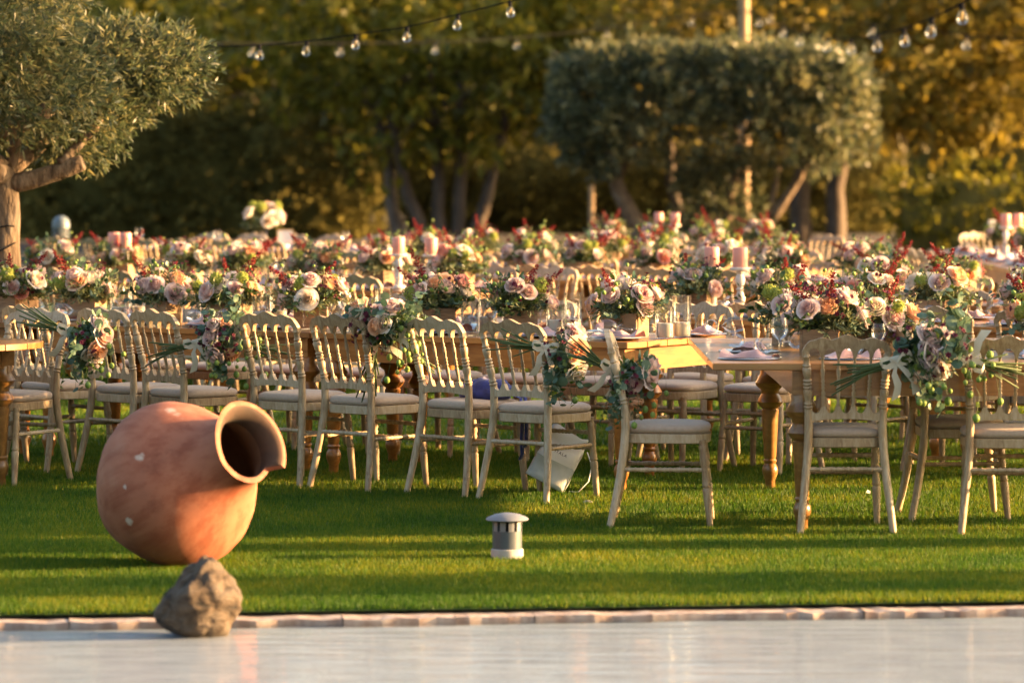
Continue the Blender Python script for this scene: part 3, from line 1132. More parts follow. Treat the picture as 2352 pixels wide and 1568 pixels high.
def setting(c, face, where, group, level=2, seed=0):
    """place setting at point c (2D); face: angle the guest looks; where: words that single it out"""
    rs = random.Random(seed)
    f = Vector((math.cos(face), math.sin(face), 0))
    s = Vector((f.y, -f.x, 0))      # guest's right
    c = Vector((c[0], c[1], TZ))
    z = c.z
    tag(ob('charger_plate', ME_PLATE, None, c, (0, 0, face)), f'silver charger plate, {where}', 'plate', group[0])
    tag(ob('napkin', NAPK[seed % 3], None, c + Vector((0, 0, .012)), (0, 0, face + rs.uniform(-.5, .5) + math.pi / 2)), f'blush napkin on the plate {where}', 'napkin', group[1])
    if level >= 1:
        for k in range(2 if level >= 2 else 1):
            p = c + f * rs.uniform(.05, .16) + s * rs.uniform(-.10, .14) + (f * -.04 + s * -.10) * k
            lying = rs.random() < .75
            nm = ['first', 'second'][k]
            lab = f'wine glass by the plate {where}'
            if level >= 2:
                lab = ('larger ' if k == 0 else 'smaller ') + lab
            if lying:
                a = rs.uniform(0, 6.28)
                o = ob('wine_glass', ME_WGLASS, None, p + Vector((0, 0, .052 if k == 0 else .05)), (R(84), 0, a), 1.0 if k == 0 else .85)
            else:
                o = ob('wine_glass', ME_WGLASS, None, c + f * .20 + s * (.06 + .09 * k), (0, 0, 0), 1.0 if k == 0 else .85)
            tag(o, lab, 'wine glass', group[2])
    if level >= 2:
        rz = face - math.pi / 2
        tag(ob('fork', ME_FORK, None, c - s * .19, (0, 0, rz + rs.uniform(-.08, .08))), f'steel fork beside the plate {where}', 'fork', group[3])
        tag(ob('knife', ME_KNIFE, None, c + s * .19, (0, 0, rz + rs.uniform(-.08, .08))), f'steel knife beside the plate {where}', 'knife', group[4])


def candle_pair_glass(p1, p2, where, group):
    tag(ob('candle_glass', HUR[.17], None, (p1[0], p1[1], TZ)), f'shorter glass candle cylinder {where}', 'candle glass', group)
    tag(ob('white_candle', ME_GCANDLE, None, (p1[0], p1[1], TZ + .011)), f'white candle inside the shorter glass {where}', 'candle', group)
    tag(ob('candle_glass', HUR[.225], None, (p2[0], p2[1], TZ)), f'taller glass candle cylinder {where}', 'candle glass', group)
    tag(ob('white_candle', ME_GCANDLE, None, (p2[0], p2[1], TZ + .011)), f'white candle inside the taller glass {where}', 'candle', group)


def tall_candle(p, k, where):
    tag(ob('candle_holder', HOLD[k], None, (p[0], p[1], TZ)), f'white turned candle holder {where}', 'candle holder', 'white turned candle holders')
    tag(ob('pink_candle', ME_PCANDLE, None, (p[0], p[1], TZ + .2505 * k)), f'salmon pink pillar candle {where}', 'candle', 'pink pillar candles')


# ------------------------------------------------------------------ table rows
TH = R(34)
RV = Vector((-math.cos(TH), math.sin(TH)))     # along a row, to the left and away
PV = Vector((math.sin(TH), math.cos(TH)))      # across, away from the camera
N1 = Vector((.596, 19.90))
FACE_P = math.atan2(PV.y, PV.x)
PITCH = 2.65


def row_pt(k, t, w):
    return N1 + RV * t + PV * (PITCH * k + w)


def row_chairs(k, ts, side, words, group, seed, jit=.07, yaw=0.0):
    rs = random.Random(seed)
    for i, t in enumerate(ts):
        w = -.47 if side == 'near' else 1.47
        w += rs.uniform(-.05, .05)
        p = row_pt(k, t, w)
        f = (FACE_P if side == 'near' else FACE_P + math.pi) + yaw
        chair(p, f + rs.uniform(-jit, jit), f'{ORD[i]} limewashed chair from the right, {side} side of the {words}', group)


def row_settings(k, ts, side, words, seed, level):
    for i, t in enumerate(ts):
        w = .20 if side == 'near' else .80
        p = row_pt(k, t, w)
        f = FACE_P if side == 'near' else FACE_P + math.pi
        g = [f'{x} along the {words}' for x in ('charger plates', 'napkins', 'wine glasses', 'forks', 'knives')]
        setting(p, f, f'{ORD[i]} from right, {side} side, {words}', g, level, seed + i)


# front row: three tables end to end
G = 'tables of the long rows'
for i, (a, c) in enumerate(((0, 2.05), (2.062, 4.10), (4.112, 6.15))):
    P = row_pt(0, a, 0)
    table('dining_table', ['red brown table with sunlit end at the right of the front row', 'red brown table in the middle of the front row', 'red brown table at the left of the front row'][i],
          P, RV, PV, c - a, 1.0, M_TAB_R, G)
for o in bpy.data.objects['dining_table'].children:
    if o.name.startswith('leg') and o.matrix_world is not None and o.location.y > .5 and o.location.x > 1.5:
        o.location.x -= .34
T1N = [.18, .665, 1.276, 1.763, 2.46, 2.90, 3.44, 4.05]
T1F = [.05, .58, 1.12, 1.66, 2.20, 2.76, 3.30, 3.85, 4.4]
row_chairs(0, T1N, 'near', 'front row', 'chairs along the front row', 1, .11, R(-8))
row_chairs(0, T1F, 'far', 'front row', 'chairs along the front row', 2)
row_settings(0, [t for t in T1N], 'near', 'front row', 10, 2)
row_settings(0, T1F, 'far', 'front row', 30, 2)
for i, t in enumerate((.32, 1.0, 1.55, 2.43, 2.99, 3.46, 4.08, 4.62)):
    p = row_pt(0, t, .5)
    centrepiece((p.x, p.y, TZ), random.uniform(0, 6.28), 3 + i * 7, f'{ORD[i]} flower box from right on the front row, {MIXES[(3 + i * 7) % 5][1]}', 'flower boxes on the front row', 10, 1.12, 3)
for i, t in enumerate((.03, .72, 1.28, 1.98, 2.72, 3.23, 3.76)):
    p, q = row_pt(0, t, .42), row_pt(0, t - .02, .56)
    candle_pair_glass(p, q, f'of the {ORD[i]} pair from right, front row', 'glass candles on the front row')

# rows behind: (k, tables [(a, b)], words, level, rose count, near chairs?, far chairs?)
ROWS = [
    (1, [(-2.20, -.47), (-.45, 1.75)], 'second row', 2, 7),
    (2, [(-.40, 1.95)], 'right third row', 1, 7),
    (2, [(4.80, 7.0), (7.012, 9.2)], 'left third row', 1, 7),
    (3, [(3.00, 5.40), (5.412, 7.85)], 'fourth row', 1, 7),
    (4, [(5.20, 7.30), (7.312, 9.40)], 'fifth row', 0, 7),
    (5, [(11.2, 13.0), (13.012, 14.9)], 'left sixth row', 1, 0),
    (6, [(8.4, 10.9)], 'seventh row', 0, 6),
]
sd = 50
for k, tabs, words, lev, nr in ROWS:
    for i, (a, c) in enumerate(tabs):
        P = row_pt(k, a, 0)
        table('dining_table', (f'{ORD[i]} red brown table from the right in the {words}' if len(tabs) > 1 else f'red brown table making up the {words}'), P, RV, PV, c - a, 1.0, M_TAB_R, G)
    a, c = tabs[0][0], tabs[-1][1]
    n = max(2, int(round((c - a) / .56)))
    ts = [a + (j + .5) * (c - a) / n for j in range(n)]
    row_chairs(k, ts, 'near', words, f'chairs along the {words}', sd)
    row_chairs(k, ts, 'far', words, f'chairs along the {words}', sd + 1)
    row_settings(k, ts, 'near', words, sd, lev)
    row_settings(k, ts, 'far', words, sd + 20, lev)
    if nr:
        nb = max(2, int(round((c - a) / .60)))
        for j in range(nb):
            t = a + (j + .5) * (c - a) / nb + random.uniform(-.05, .05)
            p = row_pt(k, t, .5 + random.uniform(-.08, .08))
            centrepiece((p.x, p.y, TZ), random.uniform(0, 6.28), sd + j * 3, f'{ORD[j]} flower box from right on the {words}, {MIXES[(sd + j * 3) % 5][1]}', f'flower boxes on the {words}', nr, 1.12, 3)
    sd += 41

# tall candle pairs, each measured in the picture
for (xa, xb, row_k, w, words) in ((1635, 1700, 1, .62, 'second row'), (915, 990, 2, .45, 'middle third row'), (262, 288, 2, .55, 'left third row'), (1513, 1550, 6, .5, 'back row')):
    for nm, xx in (('left', xa), ('right', xb)):
        # where the row's line (offset w) crosses picture column xx
        A = row_pt(row_k, 0, w)
        q = (xx - 1176) / FPX
        t = (A.x - q * A.y) / (q * RV.y - RV.x)
        p = A + RV * t
        tall_candle(p, 1.15 if row_k == 1 else 1.0, f'at {nm} of the pair on the {words}')

# near right tables, running away from the camera
TY, TX = Vector((0, 1)), Vector((1, 0))
table('dining_table', 'wide honey wood table nearest the camera with turned bulb legs', (3.35, 17.78), Vector((-1, 0)), Vector((0, 1)), 2.42, 2.40, M_TAB_H, G, .79, False, .33)
chair((1.545, 17.98), R(90), 'limewashed chair nearest the camera, at the end of the honey wood table', 'chairs at the near right tables')
chair((2.30, 17.92), R(86), 'limewashed chair at the right edge with a posy on its left post', 'chairs at the near right tables')
chair((.74, 18.22), R(-4), 'limewashed chair seen from the side, beside the honey wood table', 'chairs at the near right tables')
chair((2.16, 18.55), R(3), 'limewashed chair tucked under the table between two chairs with posies', 'chairs at the near right tables')
chair((.90, 19.4), R(5), 'limewashed chair between the honey wood table and the sunlit table end', 'chairs at the near right tables') if False else None
GW = 'near right tables'
gs = [f'{x} on the near right tables' for x in ('charger plates', 'napkins', 'wine glasses', 'forks', 'knives')]
setting((1.12, 18.12), R(60), 'on the honey table near left corner', gs, 2, 5)
setting((1.60, 18.12), R(90), 'before the chair nearest the camera', gs, 2, 6)
setting((2.55, 18.18), R(90), 'before the chair at the right edge', gs, 2, 7)
setting((1.16, 18.80), R(0), 'midway along the honey table left side', gs, 2, 8)
setting((1.75, 19.2), R(180), 'in the middle of the honey table', gs, 2, 9)
setting((1.60, 19.95), R(270), 'at the far end of the honey wood table', gs, 2, 11)
setting((2.50, 19.0), R(0), 'deep on the honey table right half', gs, 2, 12)
for i, (x, y, w) in enumerate(((1.50, 18.55, 'behind the chair nearest the camera'), (2.02 - .25, 18.75, 'behind the paired posies'), (1.45, 19.5, 'farthest on the honey wood table'), (2.62, 18.62, 'nearest the right edge'), (2.75, 19.4, 'far right on the honey wood table'))):
    centrepiece((x, y, TZ), random.uniform(0, 6.28), 700 + i * 4, f'box of {MIXES[(700 + i * 4) % 5][1]} {w}', 'flower boxes on the near right tables', 8, 1.15, 3)

# left edge table and its chair
table('dining_table', 'honey wood round ended table at the left edge of the picture', (-3.05, 19.60), RV, PV, 1.9, .85, M_TAB_H, G, .78, True)
chair((-2.69, 20.52), FACE_P + math.pi + .1, 'limewashed chair at the left edge facing the camera, posy on its back', 'chairs at the left edge')

# far right row, running away from the camera
for i, y0 in enumerate((32.3, 34.5, 36.7)):
    table('dining_table', f'{ORD[i]} table from the camera in the far right row', (5.25, y0), Vector((-1, 0)), Vector((0, 1)), 1.05, 2.18, M_TAB_R, G)
for i in range(9):
    y = 32.7 + i * .70
    chair((3.86 - .02 * i, y), R(random.uniform(-4, 4)), f'{ORD[i]} limewashed chair from the camera on the left of the far right row', 'chairs of the far right row')
chair((5.05, 40.6), R(-60), 'sunlit limewashed chair at the far end of the far right row', 'chairs of the far right row')
g8 = [f'{x} along the far right row' for x in ('charger plates', 'napkins', 'wine glasses', 'forks', 'knives')]
for i in range(8):
    setting((4.42, 32.8 + i * .72), 0, f'{ORD[i]} from the camera, far right row', g8, 1, 900 + i)
for i, y in enumerate((33.2, 35.4, 37.6)):
    centrepiece((4.85, y, TZ), random.uniform(0, 6.28), 930 + i, f'{ORD[i]} wooden flower box from the camera on the far right row', 'flower boxes on the far right row', 7, 1.2, 1)
tall_candle((px(2310, 36.0), 36.0), 1.15, 'at left of the far right row pair')
tall_candle((px(2338, 36.2), 36.2), 1.15, 'at right of the far right row pair')

# table card and tall vase on the sixth row
A = row_pt(5, 12.0, .35)
p = Vector((px(655, A.y + .3), A.y + .3))
t = thing('table_card', 'white table card in a brass frame beside the tall flowers', 'card', (p.x, p.y, TZ), R(6))
b = MB(); b.box((0, 0, .115), (.145, .006, .19)); ob('card', b.mesh('card', M_PAPER, False), t)
for (cx, cz, sx, sz) in ((-.077, .115, .010, .21), (.077, .115, .010, .21), (0, .015, .144, .010), (0, .215, .144, .010)):
    b = MB(); b.box((cx, 0, cz), (sx, .014, sz)); ob('frame', b.mesh('frame', M_GOLD, False), t)
p = Vector((px(606, A.y + .5), A.y + .5))
t = thing('flower_vase', 'tall glass vase of white roses and green blooms on the sixth row', 'vase', (p.x, p.y, TZ))
b = MB(); b.lathe([(.035, 0), (.045, .02), (.030, .10), (.035, .20)], 16); ob('vase', b.mesh('vase', M_GLASS, True), t)
ob('foliage', FOL[1], t, (0, 0, .24), (0, 0, 1), 1.15)
rs = random.Random(77)
for k in range(9):
    d = rdir(rs, .0)
    pp = Vector((0, 0, .28)) + d * .15
    ob('rose', ROSES[['cream', 'blush', 'cream', 'blush', 'peach'][k % 5]][k % 3], t, pp, rot_to(d), 1.15)
for k in range(3):
    d = Vector((math.cos(k * 2.1 + .4), math.sin(k * 2.1 + .4), 1.2)).normalized()
    ob('green_flower_head', LIM[k % 2], t, Vector((0, 0, .28)) + d * .21, rot_to(d), 1.5)


# ------------------------------------------------------------------ posies tied to chair backs
def posy_meshes(seed):
    rs = random.Random(seed)
    b = MB()
    for i in range(17):      # stems, axis along -X from the tie point
        a = rs.uniform(0, 6.28)
        sp = rs.uniform(.008, .06)
        L = rs.uniform(.12, .25)
        e = Vector((-L, math.cos(a) * sp * .7, math.sin(a) * sp))
        m = Vector((-L * .45, math.cos(a) * sp * .28, math.sin(a) * sp * .28 + rs.uniform(-.004, .004)))
        s = Vector((.07, math.cos(a) * .02, math.sin(a) * .02))
        b.tube([s, Vector((0, math.cos(a) * .011, math.sin(a) * .011)), m, e], [.0028, .0030, .0032, .0030], 5, 0)
    stems = b.mesh('stems', [M_STEM], True)
    b = MB()
    for i in range(34):      # leafy head
        d = rdir(rs, -1)
        d.x = abs(d.x) * .9 + .15
        d.normalize()
        p0 = Vector((.02, 0, 0))
        Ls = rs.uniform(.10, .21)
        droop = rs.uniform(0, .09)
        kind = rs.random()
        nl = 10
        prev = None
        pts = [p0 + d * Ls * t - Vector((0, 0, droop * t * t)) for t in (0, .5, 1)]
        b.tube(pts, [.0016, .0012, .0007], 3, 1, False)
        for k in range(nl):
            t = .25 + .75 * k / (nl - 1)
            p = p0 + d * Ls * t - Vector((0, 0, droop * t * t))
            o = rdir(rs, -1)
            o = (o - d * o.dot(d)).normalized()
            dd = (d * rs.uniform(.2, .8) + o).normalized()
            if kind < .45:
                disc_leaf(b, p, dd, rdir(rs, -1), rs.uniform(.012, .023), 3)
            elif kind < .75:
                leaf(b, p, dd, rdir(rs, -1), rs.uniform(.028, .045), rs.uniform(.014, .024), 2)
            else:
                leaf(b, p, dd, rdir(rs, -1), rs.uniform(.028, .046), rs.uniform(.006, .009), 0)
    leaves = b.mesh('leaves', [M_SPRIG, M_STEM, M_GREENLEAF, M_EUCA], False)
    b = MB()
    for i in range(16):      # hanging green buds
        d = rdir(rs, -1)
        d.x = abs(d.x) * .8
        p = Vector((.03, 0, 0)) + d.normalized() * rs.uniform(.08, .15)
        e = p - Vector((rs.uniform(-.02, .02), rs.uniform(-.02, .02), rs.uniform(.02, .11)))
        b.tube([Vector((.03, 0, 0)), p, e], .0009, 3, 1, False)
        b.ball(e, rs.uniform(.008, .014), 0, 7, 5, (1, 1, 1.15))
    buds = b.mesh('green_buds', [M_BERRY, M_STEM], True)
    return stems, leaves, buds


def ribbon_mesh(seed):
    rs = random.Random(seed)
    b = MB()
    ring = [(0.002 * math.sin(k), .020 * math.cos(2 * math.pi * k / 12), .020 * math.sin(2 * math.pi * k / 12)) for k in range(12)]
    vs, fs = [], []
    for x in (-.016, .016):
        vs += [(x + q[0], q[1], q[2]) for q in ring]
    fs = [(k, (k + 1) % 12, 12 + (k + 1) % 12, 12 + k) for k in range(12)]
    b.add(vs, fs)

    def strip(pts, w0, w1, side):
        vs, fs = [], []
        n = len(pts)
        for i, p in enumerate(pts):
            w = w0 + (w1 - w0) * i / (n - 1)
            s = Vector(side) * w
            vs += [Vector(p) - s, Vector(p) + s]
        fs = [(2 * i, 2 * i + 1, 2 * i + 3, 2 * i + 2) for i in range(n - 1)]
        b.add(vs, fs)
    # two loops and two tails on the camera side (-Y)
    for sx in (-1, 1):
        strip([(0, -.022, 0), (.022 * sx, -.038, .022), (.045 * sx, -.042, .022), (.05 * sx, -.036, .004), (.03 * sx, -.03, -.006), (0, -.024, 0)], .006, .010, (.25 * sx, 0, .95))
        strip([(0, -.022, 0), (.018 * sx, -.034, -.03), (.026 * sx + .01, -.038, -.065), (.034 * sx, -.032, -.105)], .006, .017, (.9, .3, .15))
    me = b.mesh('ribbon', M_RIBBON, True)
    return me


POSY = [posy_meshes(800 + k) for k in range(3)]
RIB = ribbon_mesh(3)


def posy(x, y, d, ang_deg, label, seed, sc=1.0, yaw=0.0):
    """tied posy: tie point at picture (x, y), depth d; ang = picture direction from stems to bloom (0 right, 90 up)"""
    rs = random.Random(seed)
    loc = (px(x, d), d, dz(y, d))
    t = thing('tied_posy', label, 'posy', loc, (0, -R(ang_deg), yaw), 'posies tied to chair backs')
    t.scale = (sc, sc, sc)
    st, lv, bd = POSY[seed % 3]
    # keep droop pointing down: leaves and buds counter-rotate with the tilt
    ob('stems', st, t)
    lo = ob('leaves', lv, t)
    ob('green_buds', bd, t, (.07 * math.cos(R(ang_deg)) * 0 + .05, 0, 0), (0, R(ang_deg), 0))
    ob('ribbon', RIB, t, (0, 0, 0), (0, 0, 0), 1.1)
    cols = ['blush', 'mauve', 'cream', 'peach', 'blush']
    for k in range(5):
        a = -1.9 + 3.8 * (k + .5) / 5 + rs.uniform(-.25, .25)
        dd = Vector((.55 + rs.uniform(-.2, .5), -math.cos(a * .8) * .9, math.sin(a) * 1.1)).normalized()
        p = Vector((.075, 0, 0)) + dd * rs.uniform(.075, .12)
        ob('rose', ROSES[cols[(k + seed) % 5]][rs.randrange(3)], t, p - dd * .03, rot_to(dd), rs.uniform(.72, .9))
    for k in range(3):
        dd = rdir(rs, -1)
        dd.x = abs(dd.x)
        dd.y = -abs(dd.y)
        ob('burgundy_flowers', WIN[k], t, Vector((.05, 0, 0)) + dd.normalized() * .06, rot_to(dd))
    return t


posy(160, 765, 20.30, -20, 'posy of peach and mauve roses hanging between the leftmost chairs', 1, 1.25)
posy(452, 790, 20.55, 12, 'posy with stems to the left on the chair behind the terracotta jar', 2, 1.22)
posy(556, 790, 20.50, 170, 'posy with stems to the right against its twin behind the jar', 3, 1.15)
posy(862, 785, 20.02, 82, 'posy hanging stems down on a front row chair', 4, 1.3)
posy(922, 778, 19.90, 130, 'posy with cream bow and stems pointing down to the right', 5, 1.1)
posy(1252, 800, 19.20, -8, 'posy with long stems to the left above the white bag', 6, 1.22)
posy(1405, 850, 18.15, -28, 'posy hanging on the back of the chair seen from the side', 7, 1.15)
posy(2058, 832, 17.55, 16, 'posy with stems to the left on the chair nearest the camera', 8, 1.35)
posy(2222, 828, 17.52, 168, 'posy with stems to the right on the chair at the right edge', 9, 1.35)


# ------------------------------------------------------------------ terracotta jar lying on the lawn
def build_jar():
    prof = [(0.02, 0.0), (.11, 0.0), (.135, .01), (.18, .055), (.235, .12), (.29, .19), (.335, .265), (.360, .34), (.362, .40), (.347, .465), (.312, .53), (.266, .59), (.218, .645), (.182, .69), (.160, .735), (.151, .775), (.150, .800)]
    lip = [(.154, .818), (.163, .836), (.176, .852), (.192, .864)]
    SEG = 56
    ax = Vector((.690, -.600, .405)).normalized()
    c = Vector((px(412, 16.4), 16.4, dz(1110, 16.4)))
    q = ax.to_track_quat('Z', 'Y')
    rs = random.Random(4)
    def lipf(th):
        v = q @ Vector((math.cos(th), math.sin(th), 0))
        phi = math.degrees(math.atan2(v.z, v.x)) % 360
        jag = .10 * mnoise.noise(Vector((phi * .09, 0, 0)))
        if phi > 318 or phi < 120:
            return 1.0
        if phi < 215:
            return max(.10, 1.0 - .9 * ((phi - 120) / 95) ** .8) + jag * .5
        return .10 + jag
    b = MB()
    n = len(prof)
    vs, fs, mi = [], [], []
    full = prof + lip
    ni = len(full)

    def ring(i, k, inset):
        th = 2 * math.pi * k / SEG
        r, z = full[i]
        if i >= n:
            f = lipf(th)
            r0, z0 = full[n - 1]
            r, z = r0 + (r - r0) * f, z0 + (z - z0) * f
        r -= inset
        if not inset:
            r *= 1 + .006 * mnoise.noise(Vector((math.cos(th) * 2, math.sin(th) * 2, z * 9))) + .0045 * math.sin(z * 80) * (.4 + mnoise.noise(Vector((0, 0, z * 7)))) 
        elif z < .02:
            z = .02
        return (r * math.cos(th), r * math.sin(th), z - .39 + (.003 if inset and i >= n else 0))
    for ins_ in (0, .022):
        for i in range(ni):
            for k in range(SEG):
                vs.append(ring(i, k, ins_))
    b.add(vs, [])
    end = [ni - 1] * SEG
    I = ni * SEG
    for k in range(SEG):
        k2 = (k + 1) % SEG
        for i in range(end[k]):
            b.f.append([i * SEG + k, i * SEG + k2, (i + 1) * SEG + k2, (i + 1) * SEG + k]); b.m.append(0)
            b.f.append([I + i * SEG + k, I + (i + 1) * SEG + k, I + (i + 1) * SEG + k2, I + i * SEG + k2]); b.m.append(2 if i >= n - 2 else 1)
        e = end[k]
        b.f.append([e * SEG + k, e * SEG + k2, I + e * SEG + k2, I + e * SEG + k]); b.m.append(0)
        e2 = end[k2]
        for i in range(min(e, e2), max(e, e2)):   # broken side faces
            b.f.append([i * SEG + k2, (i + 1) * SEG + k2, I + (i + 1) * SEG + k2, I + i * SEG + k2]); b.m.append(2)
    b.f.append(list(range(SEG))[::-1]); b.m.append(0)
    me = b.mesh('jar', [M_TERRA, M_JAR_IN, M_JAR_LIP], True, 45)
    o = ob('terracotta_jar', me, None, c, q.to_euler())
    tag(o, 'large broken lipped terracotta jar lying on its side on the lawn', 'jar')
    # scuffs of white paint on the clay (object space)
    nt, tc, last, bs = M_TERRA_NODES
    inv = (Matrix.Translation(c) @ q.to_matrix().to_4x4()).inverted()
    cm = Vector((0, 0, CAMH))
    for (x, y, rx) in ((392, 930, .022), (405, 938, .020), (418, 948, .014), (320, 1047, .016), (312, 1046, .012), (297, 1195, .013), (510, 1178, .008), (380, 1080, .007), (287, 1118, .007)):
        d = Vector(((x - 1176) / FPX, 1, -(y - HOR) / FPX)).normalized()
        # sphere hit
        L = cm - c
        bq = L.dot(d)
        rr = .358
        disc = bq * bq - (L.length_squared - rr * rr)
        if disc < 0:
            disc = 0
        h = inv @ (cm + d * (-bq - math.sqrt(disc)))
        sb = nt.nodes.new('ShaderNodeVectorMath'); sb.operation = 'DISTANCE'
        nzz = nt.nodes.new('ShaderNodeTexNoise'); nzz.inputs['Scale'].default_value = 60
        nt.links.new(tc.outputs['Object'], nzz.inputs['Vector'])
        vm = nt.nodes.new('ShaderNodeVectorMath'); vm.operation = 'MULTIPLY_ADD'
        nt.links.new(nzz.outputs['Color'], vm.inputs[0])
        vm.inputs[1].default_value = (.02, .02, .02)
        nt.links.new(tc.outputs['Object'], vm.inputs[2])
        nt.links.new(vm.outputs[0], sb.inputs[0])
        sb.inputs[1].default_value = h + Vector((.01, .01, .01))
        mr = nt.nodes.new('ShaderNodeMapRange')
        mr.inputs['From Min'].default_value = rx * 1.7
        mr.inputs['From Max'].default_value = rx * 1.0
        nt.links.new(sb.outputs['Value'], mr.inputs['Value'])
        mm = nt.nodes.new('ShaderNodeMix'); mm.data_type = 'RGBA'
        nt.links.new(mr.outputs['Result'], mm.inputs['Factor'])
        nt.links.new(last, mm.inputs[6])
        mm.inputs[7].default_value = (.52, .40, .33, 1)
        last = mm.outputs[2]
    nt.links.new(last, bs.inputs['Base Color'])
    return o


build_jar()

# rock at the water's edge
me = bpy.data.meshes.new('rock')
bm = bmesh.new()
bmesh.ops.create_icosphere(bm, subdivisions=5, radius=1.0)
for v in bm.verts:
    p = v.co.copy()
    n1 = mnoise.noise(p * 1.1 + Vector((3.1, 0, 1)))
    n2 = mnoise.noise(p * 2.6 + Vector((0, 5, 0)))
    n3 = mnoise.noise(p * 7)
    q = p * (1 + .22 * n1 + .10 * n2 + .03 * n3 - .16 * max(0, .35 - abs(mnoise.noise(p * 1.9 + Vector((2, 7, 1))))) - .07 * max(0, .3 - abs(mnoise.noise(p * 4.3))))
    k = 1.0 - .52 * max(0, p.z) ** 1.2
    v.co = Vector((q.x * .165 * k + .012 * p.z, q.y * .14 * k, q.z * .155 + .012 * abs(n2)))
bm.to_mesh(me)
bm.free()
me.materials.append(M_ROCK)
me.polygons.foreach_set('use_smooth', [True] * len(me.polygons))
tag(ob('rock', me, None, (px(462, 14.45), 14.45, .085), (0, 0, .4)), 'small peaked brown rock standing in the shallow water', 'rock')

# drain vent pipe on the lawn
p = gp(1165, 1284)
t = thing('vent_pipe', 'short grey vent pipe with a mushroom cap in the lawn', 'vent', (p.x, p.y, 0))
b = MB(); b.lathe([(.071, 0), (.070, .045), (.066, .048), (0, .048)], 24); ob('collar', b.mesh('collar', M_CONC, True, 40), t)
b = MB(); b.lathe([(.064, .04), (.064, .125), (0, .125)], 24); ob('pipe', b.mesh('pipe', M_GALV, True, 40), t)
b = MB()
for k in range(10):
    a0, a1 = 2 * math.pi * (k - .32) / 10, 2 * math.pi * (k + .32) / 10
    vs = []
    for z in (.125, .172):
        for r in (.064, .056):
            for a in (a0, (a0 + a1) / 2, a1):
                vs.append((r * math.cos(a), r * math.sin(a), z))
    fs = [(0, 1, 7, 6), (1, 2, 8, 7), (5, 4, 10, 11), (4, 3, 9, 10), (3, 0, 6, 9), (2, 5, 11, 8)]
    b.add(vs, fs)
ob('vent_slots', b.mesh('vent_slots', M_GALV_CAP, False), t)
b = MB(); b.lathe([(.045, .125), (.045, .172), (0, .172)], 16); ob('hollow_shade', b.mesh('hollow_shade', M_DARK, True, 40), t)  # dark core painted in for the shade behind the slots
b = MB(); b.lathe([(0, .168), (.090, .170), (.094, .174), (.088, .182), (.055, .196), (.02, .202), (0, .203)], 28); ob('cap', b.mesh('cap', M_GALV_CAP, True, 50), t)

# pale pebble and paper scrap
b = MB(); b.ball((0, 0, .006), .024, 0, 12, 7, (1, .7, .42))
p = gp(1350, 1157)
tag(ob('pebble', b.mesh('pebble', M_CONC), None, (p.x, p.y, .004)), 'flat pale petal shaped pebble on the grass below the posy', 'pebble')
b = MB(); b.add([(-.012, 0, .004), (.010, -.006, .006), (.012, .008, .012), (-.006, .010, .018)], [(0, 1, 2), (0, 2, 3)])
p = gp(1993, 1142)
tag(ob('paper_scrap', b.mesh('paper_scrap', M_PAPER, False), None, (p.x, p.y, .02), (.6, .2, .3)), 'tiny white paper scrap on the grass under the honey table', 'scrap')


